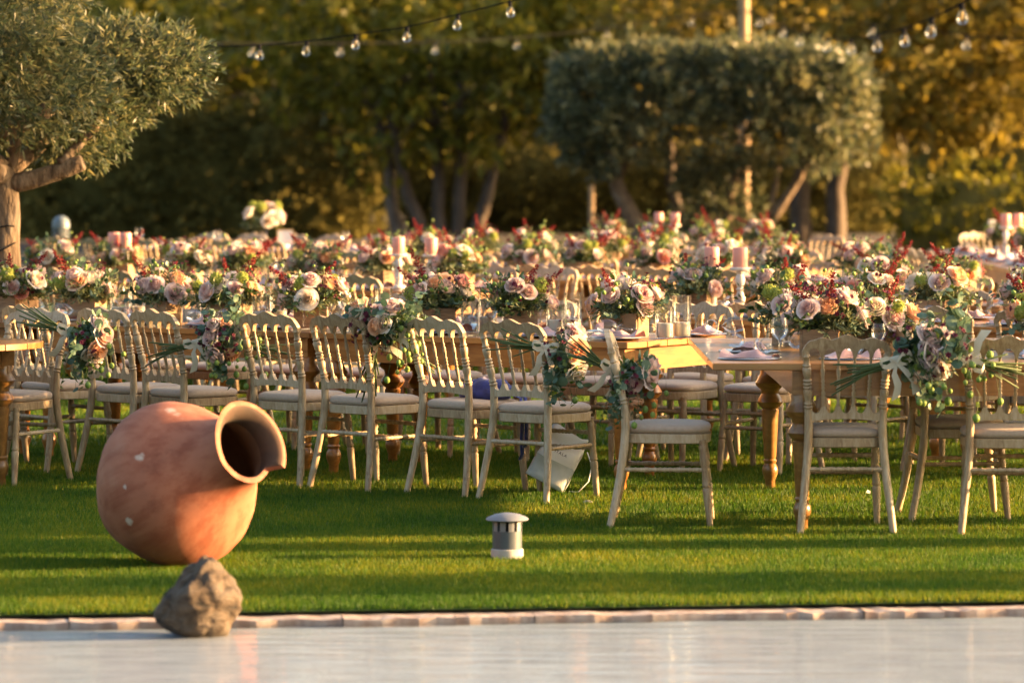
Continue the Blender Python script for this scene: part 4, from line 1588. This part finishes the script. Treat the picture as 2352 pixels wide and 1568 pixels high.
# ------------------------------------------------------------------ white bag under the chair and navy wrap on a seat
def build_tote():
    c = gp(1232, 1135)
    t = thing('tote_bag', 'white tote bag slumped on the grass under a front row chair', 'bag', (c.x + .045, c.y, .058), (0, R(28), R(10)))
    U, V = 18, 12

    def bag_pt(u, v):
        th = 2 * math.pi * u / U
        z = .30 * v / V
        e = .55
        cx, sy = math.cos(th), math.sin(th)
        x = math.copysign(abs(cx) ** e, cx) * (.120 - .02 * v / V)
        y = math.copysign(abs(sy) ** e, sy) * (.060 * (1 - .55 * (v / V) ** 1.5))
        w = .024 * mnoise.noise(Vector((x * 14, y * 14, z * 12)))
        if v == V:
            z += .035 * mnoise.noise(Vector((x * 11, 0, 4)))
        return (x + w, y + w * .9 - .05 * (v / V) ** 2 * (x + .1), z + w * .5)
    for nm, v0, v1, mat in (('clear_panel', 0, 5, M_TOTE_CLEAR), ('bag_body', 5, V, M_TOTE)):
        b = MB()
        vs, fs = [], []
        for v in range(v0, v1 + 1):
            for u in range(U):
                vs.append(bag_pt(u, v))
        for v in range(v1 - v0):
            for u in range(U):
                u2 = (u + 1) % U
                fs.append((v * U + u, v * U + u2, (v + 1) * U + u2, (v + 1) * U + u))
        if v0 == 0:
            fs.append(tuple(range(U))[::-1])
        b.add(vs, fs)
        ob(nm, b.mesh(nm, mat), t)
    b = MB()
    pts = [Vector((.115, -.03, .24)), Vector((.165, -.05, .19)), Vector((.185, -.06, .11)), Vector((.165, -.05, .04)), Vector((.125, -.03, .02))]
    vs = []
    for i, q in enumerate(pts):
        vs += [q + Vector((-.004, -.012, 0)), q + Vector((.004, .012, .002))]
    b.add(vs, [(2 * i, 2 * i + 1, 2 * i + 3, 2 * i + 2) for i in range(4)])
    o = ob('handle', b.mesh('handle', M_TOTE), t)
    s = o.modifiers.new('thick', 'SOLIDIFY'); s.thickness = .003
    # printed mark: a flying stroke over one line of small capitals
    cu = bpy.data.curves.new('print', 'FONT')
    cu.body = 'E  ITALA'
    cu.size = .022
    cu.align_x = 'CENTER'
    cu.space_character = 1.25
    cu.extrude = 0.0003
    tmp = bpy.data.objects.new('tmp_print', cu)
    COL.objects.link(tmp)
    dg = bpy.context.evaluated_depsgraph_get()
    me = bpy.data.meshes.new_from_object(tmp.evaluated_get(dg))
    bpy.data.objects.remove(tmp)
    me.materials.clear()
    me.materials.append(M_INK)
    o = ob('printed_mark', me, t, (-.03, -.078, .165), (R(82), 0, 0))
    b = MB()
    b.add([(-.02, .025, 0), (.005, .030, 0), (.040, .058, 0), (.010, .038, 0), (-.004, .034, 0), (-.022, .028, 0)], [(0, 1, 4, 5), (1, 2, 3, 4)])
    ob('printed_bird', b.mesh('printed_bird', M_INK, False), t, (-.02, -.079, .165), (R(82), 0, 0))


build_tote()


def build_wrap():
    ch = row_pt(0, T1N[1], -.47)
    c = Vector((ch.x, ch.y)) + PV * .06 - RV * .07
    t = thing('navy_wrap', 'navy blue cloth bundle lying on a front row chair seat', 'cloth', (c.x, c.y, .495), R(-30))
    me = bpy.data.meshes.new('bundle')
    bm = bmesh.new()
    bmesh.ops.create_icosphere(bm, subdivisions=4, radius=1.0)
    for v in bm.verts:
        p = v.co.copy()
        w = 1 + .22 * mnoise.noise(p * 1.7) + .10 * mnoise.noise(Vector((p.x * 5, p.y * 5, p.z * 2)))
        v.co = Vector((p.x * .155 * w, p.y * .11 * w, max(-.01, p.z * .070 * w + .03 + .012 * mnoise.noise(Vector((p.x * 9, p.y * 4, 1))))))
    bm.to_mesh(me)
    bm.free()
    me.materials.append(M_NAVY)
    me.polygons.foreach_set('use_smooth', [True] * len(me.polygons))
    ob('bundle', me, t)
    b = MB()
    for off, zz in ((0, 0), (.045, .06)):
        pts = [Vector((.12, -.02 + off, .03)), Vector((.21, -.02 + off, .005)), Vector((.225, -.03 + off, -.1)), Vector((.22, -.03 + off, -.20)), Vector((.23, -.04 + off, -.28 + zz)), Vector((.21, -.03 + off, -.31 + zz))]
        vs = []
        for q in pts:
            vs += [q + Vector((-.004, -.011, 0)), q + Vector((.004, .011, 0))]
        b.add(vs, [(2 * i, 2 * i + 1, 2 * i + 3, 2 * i + 2) for i in range(5)])
    o = ob('strap', b.mesh('strap', M_NAVY, True), t)
    s = o.modifiers.new('thick', 'SOLIDIFY'); s.thickness = .003


build_wrap()

# ------------------------------------------------------------------ bollard lamp behind the tables
d = 39.4
t = thing('bollard_lamp', 'grey louvred bollard lamp behind the left tables', 'bollard', (px(140, d), d, 0))
b = MB(); b.lathe([(.085, 0), (.085, .78), (0, .78)], 20); ob('post', b.mesh('post', M_BOLLARD, True, 40), t)
for k in range(5):
    b = MB(); b.lathe([(.050, .79 + .04 * k), (.094, .785 + .04 * k), (.094, .793 + .04 * k), (.050, .815 + .04 * k)], 20)
    ob('louvre', b.mesh('louvre', M_BOLLARD, True, 40), t)
b = MB(); b.lathe([(.05, .78), (.05, .99), (0, .99)], 12); ob('lens', b.mesh('lens', M_CANDLE_WHITE, True, 40), t)
b = MB(); b.lathe([(.092, .985), (.092, 1.02), (.085, 1.06), (.06, 1.095), (.03, 1.112), (0, 1.116)], 20); ob('dome', b.mesh('dome', M_BOLLARD, True, 40), t)


# ------------------------------------------------------------------ trees
def leaf_quads(centers, dirs, L, W, rng, jitter=.3):
    """lance leaves (one bent quad each) at centers pointing along dirs"""
    n = len(centers)
    d = dirs / (np.linalg.norm(dirs, axis=1, keepdims=True) + 1e-9)
    r = rng.normal(size=(n, 3))
    s = np.cross(d, r)
    s /= (np.linalg.norm(s, axis=1, keepdims=True) + 1e-9)
    l = (L * rng.uniform(.7, 1.25, n))[:, None]
    w = (W * rng.uniform(.7, 1.25, n))[:, None]
    v = np.empty((n, 4, 3))
    v[:, 0] = centers
    v[:, 1] = centers + d * l * .5 + s * w * .5
    v[:, 2] = centers + d * l
    v[:, 3] = centers + d * l * .5 - s * w * .5
    return v.reshape(-1, 3)


def limb(b, p0, p1, r0, r1, bendv=(0, 0, 0), n=6, seg=9, rough=.0):
    p0, p1 = Vector(p0), Vector(p1)
    pts, rr = [], []
    for i in range(n + 1):
        t = i / n
        pts.append(p0.lerp(p1, t) + Vector(bendv) * math.sin(math.pi * t) + Vector((mnoise.noise(p0 * 3 + Vector((t * 4, 0, 0))), mnoise.noise(p0 * 3 + Vector((0, t * 4, 5))), 0)) * rough * (0 < i < n))
        rr.append(r0 + (r1 - r0) * t)
    b.tube(pts, rr, seg)
    return pts


def twig_cloud(tips, outs, n_leaf, Lt, leafL, leafW, rng):
    """twigs at tips heading along outs, each with n_leaf leaves: returns quads"""
    n = len(tips)
    d = outs / (np.linalg.norm(outs, axis=1, keepdims=True) + 1e-9)
    t = rng.uniform(0, 1, (n, n_leaf))
    c = tips[:, None, :] + d[:, None, :] * (t * Lt)[:, :, None]
    c = c.reshape(-1, 3)
    side = rng.normal(size=(n * n_leaf, 3))
    dd = np.repeat(d, n_leaf, 0) * .8 + side / np.linalg.norm(side, axis=1, keepdims=True) * .75
    return leaf_quads(c, dd, leafL, leafW, rng)


def in_ellipsoid(n, rng, shell=.35):
    v = rng.normal(size=(n, 3))
    v /= np.linalg.norm(v, axis=1, keepdims=True)
    r = rng.uniform(shell, 1.0, n) ** .6
    return v * r[:, None], v


# near olive at the left
def near_olive():
    rng = np.random.default_rng(21)
    d = 24.2
    X0 = px(8, d)
    t = thing('olive_tree', 'big olive tree at the left edge, half shaded half golden', 'tree', (X0, d, 0))
    b = MB()
    zf = dz(395, d)     # fork height
    limb(b, (-.02, 0, -.1), (-.02, 0, zf), .115, .09, (.03, 0, 0), 26, 16, .05)
    LM = [((0, 0, zf - .08), (.50, -.05, zf + .06), .065, .052), ((.36, -.04, zf + .05), (.60, .10, zf + .34), .04, .022), ((-.25, -.30, zf + .12), (.34, -.38, zf + .40), .075, .05), ((0, 0, zf), (-.6, .2, zf + .5), .08, .04),
          ((.0, -.02, zf - .03), (-.26, -.30, zf + .16), .08, .07), ((0, .05, zf), (.34, .30, zf + .30), .06, .035), ((.02, .02, zf), (.14, .1, zf + .5), .05, .03)]
    for p0, p1, r0, r1 in LM:
        limb(b, p0, p1, r0, r1, (0, 0, -.02), 6, 10, .03)
    ob('trunk', b.mesh('trunk', M_BARK_OLIVE), t)
    # crown: an upper dome toward the camera, shaded, and a lower fan reaching right into the sun
    tips, outs = [], []
    lobes = [((-.30, -.55, zf + 1.12), (.84, .70, .90), 1700), ((-1.3, 0, zf + 1.2), (.9, .9, .85), 300), ((.62, .62, zf + .66), (.56, .36, .21), 560), ((.46, .55, zf + .46), (.42, .34, .19), 320), ((-.25, .4, zf + 1.0), (.5, .5, .5), 200), ((.40, .3, zf + .30), (.32, .34, .18), 300), ((.05, -.45, zf + .52), (.66, .4, .28), 420)]
    for c, r, n in lobes:
        u, v = in_ellipsoid(n, rng, .45)
        tips.append(u * np.array(r) + np.array(c))
        outs.append(v + np.array([.15, 0, .35]) + rng.normal(size=(n, 3)) * .35)
    tips, outs = np.concatenate(tips), np.concatenate(outs)
    q = twig_cloud(tips, outs, 16, .17, .068, .0145, rng)
    ob('crown', np_mesh('crown', q, 4, M_OLIVE), t)
    # a string of small lamps wound round the trunk
    b = MB()
    pts = []
    for i in range(140):
        a = i * .42
        z = .25 + (zf - .55) * i / 139
        pts.append((-.02 + .118 * math.cos(a), .118 * math.sin(a), z + .02 * math.sin(a * 2.3)))
    b.tube(pts, .005, 5)
    ob('wound_cable', b.mesh('wound_cable', M_CABLE), t)


near_olive()


def topiary_olive():
    rng = np.random.default_rng(22)
    d = 62.0
    sx = d / FPX
    X0 = px(1640, d)
    t = thing('clipped_olive', 'wide clipped olive tree with a flat topped crown on several trunks', 'tree', (X0, d, 0))
    b = MB()
    def P(x, y, o=0):
        return (px(x, d) - X0, o, dz(y, d))
    limb(b, P(1480, 640), P(1470, 520), .24, .16, (0, 0, 0), 5, 12, .05)
    limb(b, P(1470, 525), P(1405, 395), .15, .11, (-.03, 0, 0), 6, 10, .04)
    limb(b, P(1405, 400), P(1390, 300), .09, .05, (0, 0, 0), 4, 9, .03)
    limb(b, P(1420, 410), P(1462, 330), .07, .04, (0, 0, 0), 4, 9, .03)
    ob('trunk', b.mesh('trunk', M_BARK_OLIVE), t)
    b = MB()
    limb(b, P(1690, 640, .3), P(1672, 540, .3), .26, .14, (0, 0, 0), 5, 12, .05)
    limb(b, P(1675, 550, .3), P(1700, 380, .2), .11, .07, (-.08, 0, 0), 6, 10, .03)
    limb(b, P(1690, 640, .3), P(1770, 500, 0), .12, .09, (0, 0, 0), 4, 10, .02)
    limb(b, P(1770, 505, 0), P(1855, 375, 0), .09, .06, (.02, 0, 0), 6, 10, .03)
    limb(b, P(1765, 500, 0), P(1790, 380, .1), .06, .04, (0, 0, 0), 4, 9, .03)
    limb(b, P(1700, 390, .2), P(1690, 280, .2), .06, .04, (0, 0, 0), 4, 9, .03)
    ob('trunk', b.mesh('trunk', M_BARK_OLIVE), t)
    # crown: rounded box, denser near its skin, arched lower edge
    n = 5600
    pts, outs = [], []
    cx, cz = px(1632, d) - X0, dz(252, d)
    hx, hy, hz = 352 * sx, 1.5, 132 * sx
    tries = rng.uniform(-1, 1, (n * 3, 3))
    e = 5.0
    q = (np.abs(tries) ** e).sum(1)
    tries = tries[(q < 1) & ((q > .10) | (rng.uniform(0, 1, len(q)) < .25))][:n]
    x, y, z = tries[:, 0], tries[:, 1], tries[:, 2]
    # picture: lower edge arched up in the middle
    keep = (z > -.62 + .42 * np.cos(x * 2.6)) | (rng.uniform(0, 1, len(x)) < .25 * (z > -.85)) | (np.abs(x) > .62)
    hole = np.array([mnoise.noise(Vector((a * 5.0, b_ * 2, c * 2.6))) for a, b_, c in tries]) > -.15
    tries = tries[keep & hole]
    P3 = tries * np.array([hx, hy, hz]) + np.array([cx, 0, cz])
    P3 += rng.normal(size=P3.shape) * .05
    top = tries[:, 2] > .85
    P3[top, 2] += rng.uniform(-.1, .05, top.sum())
    out = tries ** 3 + rng.normal(size=tries.shape) * .4 + np.array([0, 0, .25])
    quads = twig_cloud(P3, out, 10, .20, .150, .058, rng)
    # suckers below the crown, between the trunks
    n2 = 380
    s2 = rng.uniform(-1, 1, (n2, 3)) * np.array([.75, .5, .85])
    c2 = np.array([px(1650, d) - X0, .2, dz(470, d)])
    quads2 = twig_cloud(s2 * (1 - .25 * np.abs(s2[:, 2:3])) + c2, rng.normal(size=(n2, 3)) * .5 + np.array([0, 0, .6]), 9, .25, .12, .045, rng)
    ob('crown', np_mesh('crown', np.concatenate([quads, quads2]), 4, M_TOPIARY), t)


topiary_olive()


def crown_mesh(seed, mat, rad, nclump, nleaf, cl, leafL, leafW, shell=.35, flat=.0):
    rng = np.random.default_rng(seed)
    u, v = in_ellipsoid(nclump, rng, shell)
    lump = np.array([mnoise.noise(Vector(a) * 1.7 + Vector((seed, 0, 0))) for a in v])
    c = u * np.array(rad) * (1 + .35 * lump[:, None])
    sub = rng.normal(size=(nclump, nleaf, 3))
    sub /= np.linalg.norm(sub, axis=2, keepdims=True)
    sub *= (rng.uniform(.1, 1, (nclump, nleaf)) ** .5)[:, :, None]
    szs = cl * rng.uniform(.6, 1.3, nclump)
    pts = (c[:, None, :] + sub * szs[:, None, None] * np.array([1.15, 1.15, .7])).reshape(-1, 3)
    dirs = np.repeat(v, nleaf, 0) * .5 + rng.normal(size=pts.shape) + np.array([0, 0, -.3])
    return np_mesh('crown', leaf_quads(pts, dirs, leafL, leafW, rng), 4, mat)


CR = [crown_mesh(31, M_TREE_A, (3.6, 2.6, 1.9), 210, 34, .55, .30, .15), crown_mesh(32, M_TREE_A, (3.0, 2.6, 2.2), 190, 34, .55, .30, .15),
      crown_mesh(33, M_TREE_B, (3.8, 2.6, 2.0), 220, 36, .55, .27, .12), crown_mesh(34, M_TREE_B, (3.2, 2.5, 2.1), 200, 36, .55, .27, .12)]


def bg_tree(x, d, stems, cz, cid, label, sc=1.0, srad=.14, group='trees behind the tables', rz=0.0):
    """x: picture column of the foot; stems: [(dx foot, dx top, height)] in metres"""
    t = thing('broadleaf_tree', label, 'tree', (px(x, d), d, 0), 0, group)
    b = MB()
    for (fx, txx, h) in stems:
        pts = limb(b, (fx, 0, -.1), (txx, random.uniform(-.4, .4), h), srad, srad * .55, ((txx - fx) * .1, 0, 0), 8, 9, .10)
        for k in range(3):
            e = pts[-1 - k]
            limb(b, e, (e.x + random.uniform(-1.4, 1.4), e.y + random.uniform(-.6, .6), e.z + random.uniform(.3, 1.2)), srad * .45, srad * .15, (0, 0, .1), 5, 7, .06)
    ob('trunk', b.mesh('trunk', M_BARK), t)
    ob('crown', CR[cid], t, (0, 0, cz), (0, 0, rz), sc)
    return t


bg_tree(985, 74, [(-.5, -1.0, 2.9), (-.05, -.75, 2.6), (.25, .1, 3.0), (.55, .6, 3.2), (.75, 1.5, 2.7)], 3.9, 0, 'many stemmed tree with reddish trunks in the middle background', 1.1)
bg_tree(1905, 73, [(-.52, -.55, 3.0), (.05, .25, 3.0)], 4.0, 2, 'golden tree on two thick trunks right of the clipped olive', 1.15, .21)
bg_tree(560, 82, [(0, .4, 3.0), (.3, -.8, 3.0)], 4.0, 1, 'dark spreading tree behind the left end of the lamp strings', 1.2)
bg_tree(1560, 80, [(0, -.3, 3.2)], 4.2, 2, 'golden green tree behind the left end of the clipped olive', 1.15, .12)
bg_tree(2300, 70, [(1.2, .7, 3.0)], 4.1, 3, 'golden brown tree filling the upper right corner', 1.15, .14)
bg_tree(170, 86, [(0, .3, 3.2)], 4.6, 1, 'dark tree behind the big olive', 1.15, .14, rz=2.0)
bg_tree(1180, 92, [(0, .3, 3.5)], 4.6, 0, 'tall tree rising behind the many stemmed tree', 1.2, .16, rz=1.0)
bg_tree(1700, 96, [(0, .3, 3.5)], 4.6, 3, 'tall golden tree behind the wooden pole', 1.25, .16, rz=2.2)
bg_tree(760, 98, [(0, .2, 3.5)], 4.7, 1, 'tall dark tree behind the middle lamps', 1.2, .16, rz=.7)
bg_tree(2060, 92, [(0, .2, 3.5)], 4.5, 2, 'tall golden tree behind the right lamp string', 1.2, .16, rz=2.7)
bg_tree(2480, 88, [(0, .2, 3.5)], 4.4, 3, 'tall golden tree cut by the right edge', 1.2, .16, rz=1.7)
bg_tree(330, 104, [(0, .2, 3.5)], 5.2, 0, 'far tree seen between the olive and the dark tree', 1.1, .16, rz=1.4)


# hedges
def hedge(name, label, x0, x1, d, h, mat, seed, depth=1.6, dens=60):
    rng = np.random.default_rng(seed)
    L = x1 - x0
    n = int(dens * L * h)
    p = rng.uniform(0, 1, (n, 3)) * np.array([L, depth, 1.0]) + np.array([x0, d - depth / 2, 0])
    hh = np.array([h * (1 + .22 * mnoise.noise(Vector((a * .55, 3.1 * seed, 0))) + .10 * mnoise.noise(Vector((a * 1.7, 1, seed)))) for a in p[:, 0]])
    p[:, 2] *= hh
    out = rng.normal(size=(n, 3)) + np.array([0, -.4, .3])
    q = twig_cloud(p, out, 12, .32, .15, .062, rng)
    t = thing(name, label, 'hedge', (0, 0, 0))
    ob('foliage', np_mesh('foliage', q, 4, mat), t)
    b = MB()
    NX = int(L * 2)
    vs, fs = [], []
    for i in range(NX + 1):      # solid core added so no light shows through the leaves
        a = x0 + .3 + (L - .6) * i / NX
        ch = h * (.80 + .20 * mnoise.noise(Vector((a * .55, 3.1 * seed, 0))) + .08 * mnoise.noise(Vector((a * 2.3, 1, seed))))
        wob = .2 * mnoise.noise(Vector((a * 1.3, 7, seed)))
        vs += [(a, d - .15 + wob, 0), (a, d - .1 + wob, ch), (a, d + .3, ch), (a, d + .35, 0)]
    for i in range(NX):
        q4 = i * 4
        fs += [(q4, q4 + 4, q4 + 5, q4 + 1), (q4 + 1, q4 + 5, q4 + 6, q4 + 2), (q4 + 2, q4 + 6, q4 + 7, q4 + 3)]
    b.add(vs, fs)
    ob('blocking_core', b.mesh('blocking_core', M_HEDGE, True), t)
    b = MB()
    k = max(3, int(L / .9))
    for i in range(k):
        x = x0 + L * (i + .5) / k
        limb(b, (x, d, -.05), (x + random.uniform(-.2, .2), d, h * .7), .05, .02, (0, 0, 0), 4, 6, .05)
    ob('stems', b.mesh('stems', M_BARK), t)


hedge('dark_hedge', 'dark hedge behind the left tables', -14, -2.6, 78, 2.9, M_HEDGE, 41, 1.6, 90)
hedge('dark_hedge', 'dark low hedge behind the middle tables', -2.6, 8.5, 84, 2.0, M_HEDGE, 42, 1.6, 90)
hedge('bushy_hedge', 'yellow green bushes at the right behind the far chairs', 6.6, 10.2, 68, 1.55, M_TREE_A, 43)
hedge('back_hedge', 'tall back hedge closing the view behind the trees', -20, 24, 112, 4.6, M_HEDGE, 44, 2.0, 48)

# white house glimpsed at the right
d = 135
X0 = px(2235, d)
t = thing('white_house', 'white house glimpsed through the trees at the right', 'house', (X0, d, 0))
b = MB(); b.box((0, 2.5, 1.15), (3.0, 5, 2.3)); ob('wall', b.mesh('wall', M_HOUSE, False), t)
b = MB(); b.add([(-1.7, -.3, 2.3), (1.7, -.3, 2.3), (1.7, 5.3, 2.3), (-1.7, 5.3, 2.3), (-1.7, 2.5, 3.1), (1.7, 2.5, 3.1)], [(0, 1, 5, 4), (2, 3, 4, 5), (0, 4, 3), (1, 2, 5), (3, 2, 1, 0)])
ob('roof', b.mesh('roof', M_ROOFT, False), t)
for xx in (-.9, .9):
    b = MB(); b.box((xx, -.03, 1.75), (.35, .08, .5)); ob('window', b.mesh('window', M_PANE, False), t)

# pole and post
d = 64.8
t = thing('wooden_pole', 'tall lit wooden pole behind the clipped olive carrying lamp strings', 'pole', (px(1709, d), d, 0))
b = MB(); b.tube([(0, 0, -.1), (0, 0, 3), (0, 0, 5.6)], [.105, .10, .09], 14); ob('shaft', b.mesh('shaft', M_POLE, True, 50), t)
b = MB(); b.tube([(-.10, -.02, dz(28, d)), (.11, -.02, dz(28, d))], .03, 8); ob('bracket', b.mesh('bracket', M_CABLE), t)
d = 61
t = thing('garden_stake', 'thin wooden stake standing before the dark hedge', 'stake', (px(1359, d), d, 0))
b = MB(); b.tube([(0, 0, -.1), (0, 0, dz(425, d))], [.05, .045], 8); ob('shaft', b.mesh('shaft', M_POLE, True, 50), t)


# ------------------------------------------------------------------ lamp strings
b = MB(); b.lathe([(.002, -.098), (.018, -.094), (.029, -.080), (.032, -.062), (.027, -.042), (.016, -.024), (.012, -.012)], 14)
b.f = [f for f in b.f if len(f) == 4]; b.m = [0] * len(b.f)
ME_BULB = b.mesh('bulb', M_BULB, True)
b = MB(); b.lathe([(.015, -.016), (.016, .018), (.010, .026), (0, .027)], 10)
ME_SOCK = b.mesh('socket', M_CABLE, True, 40)
b = MB(); b.tube([(0, 0, -.02), (.006, 0, -.04), (-.006, 0, -.055), (.003, 0, -.07)], .0025, 5)
ME_FIL = b.mesh('filament', M_GOLD, True)


def lamp_string(label, pts, bulbs, sc=1.0):
    """pts: cable [(x, y, d)] in picture columns/rows at depth; bulbs: picture columns"""
    W = [Vector((px(x, d), d, dz(y, d))) for x, y, d in pts]
    t = thing('lamp_string', label, 'string lights', W[0])
    b = MB()
    fine = []
    n = len(W)
    for i in range(n - 1):
        p0, p1, p2, p3 = W[max(i - 1, 0)], W[i], W[i + 1], W[min(i + 2, n - 1)]
        for k in range(8):
            s = k / 8
            fine.append(.5 * ((2 * p1) + (p2 - p0) * s + (2 * p0 - 5 * p1 + 4 * p2 - p3) * s * s + (3 * p1 - p0 - 3 * p2 + p3) * s ** 3))
    fine.append(W[-1])
    b.tube([p - W[0] for p in fine], .0055 * sc, 5)
    ob('cable', b.mesh('cable', M_CABLE), t)
    for x in bulbs:
        best = min(fine, key=lambda p: abs(p.x / p.y * FPX + 1176 - x))
        u = ob('bulb', ME_BULB, t, best - W[0] - Vector((0, 0, .02 * sc)), (0, random.uniform(-.12, .12), 0), sc)
        ob('socket', ME_SOCK, u)
        ob('filament', ME_FIL, u)


lamp_string('nearer lamp string rising to the right in the upper middle', [(380, 108, 30), (489, 107, 30), (596, 104, 30), (705, 95, 30), (817, 80, 29.5), (935, 62, 29), (1052, 34, 28.5), (1171, 4, 28), (1290, -30, 27.5)], [489, 596, 705, 817, 935, 1052, 1171])
lamp_string('farther lamp string sagging towards the pole from the left', [(300, 96, 46), (581, 100, 49), (781, 100, 52), (999, 97, 55), (1188, 87, 59), (1393, 66, 63), (1590, 36, 63.9), (1705, 27, 64.75)], [581, 781, 999, 1188, 1393, 1590], 1.5)
lamp_string('looping lamp string right of the pole with many bulbs', [(1713, 27, 64.75), (1745, 36, 64), (1799, 58, 58), (1838, 76, 54), (1900, 86, 49), (1954, 90, 46), (2016, 80, 42), (2076, 66, 39), (2140, 42, 36), (2209, 8, 33.5), (2270, -30, 31)], [1745, 1799, 1838, 1900, 1954, 2016, 2076, 2140, 2209], 1.6)
lamp_string('straight lamp string running right from the pole', [(1713, 25, 64.75), (1769, 26, 63), (2005, 56, 58), (2219, 80, 52), (2420, 98, 47)], [1769, 2005, 2219], 1.75)


# ------------------------------------------------------------------ unseen cypresses added past the right edge to shade the lawn and the olive
def shade_cypress(x, d, h, r, label, seed):
    rng = np.random.default_rng(seed)
    t = thing('shade_cypress', label, 'tree', (x, d, 0), 0, 'added shade cypresses beyond the right edge')
    b = MB(); limb(b, (0, 0, -.05), (0, 0, h * .8), .05, .015, (0, 0, 0), 5, 7, .01)
    ob('trunk', b.mesh('trunk', M_BARK), t)
    n = int(900 * h / 4)
    z = rng.uniform(.06, 1, n)
    prof = np.sin(np.clip(z * 1.15, 0, 1) * np.pi) ** .5 * .9 + .1
    prof = np.minimum(1, (1 - z) * 2.2 + .05) * np.minimum(1, z * 6)
    a = rng.uniform(0, 2 * np.pi, n)
    rr = r * prof * rng.uniform(.4, 1, n) ** .5
    p = np.stack([rr * np.cos(a), rr * np.sin(a), z * h], 1)
    out = np.stack([np.cos(a) * .3, np.sin(a) * .3, np.ones(n)], 1)
    ob('crown', np_mesh('crown', twig_cloud(p, out, 10, .18, .10, .035, rng), 4, M_CYPRESS), t)


for i, (x, d, h, r) in enumerate(((9.0, 16.14, 4.0, .33), (8.6, 17.62, 3.6, .13), (10.0, 18.72, 4.2, .12), (13.0, 24.50, 10.5, .74), (14.5, 21.9, 4.6, .40))):
    shade_cypress(x, d, h, r, f'{ORD[i]} slender unseen tree added for shade beyond the right edge', 60 + i)
print('objects', len(bpy.data.objects))
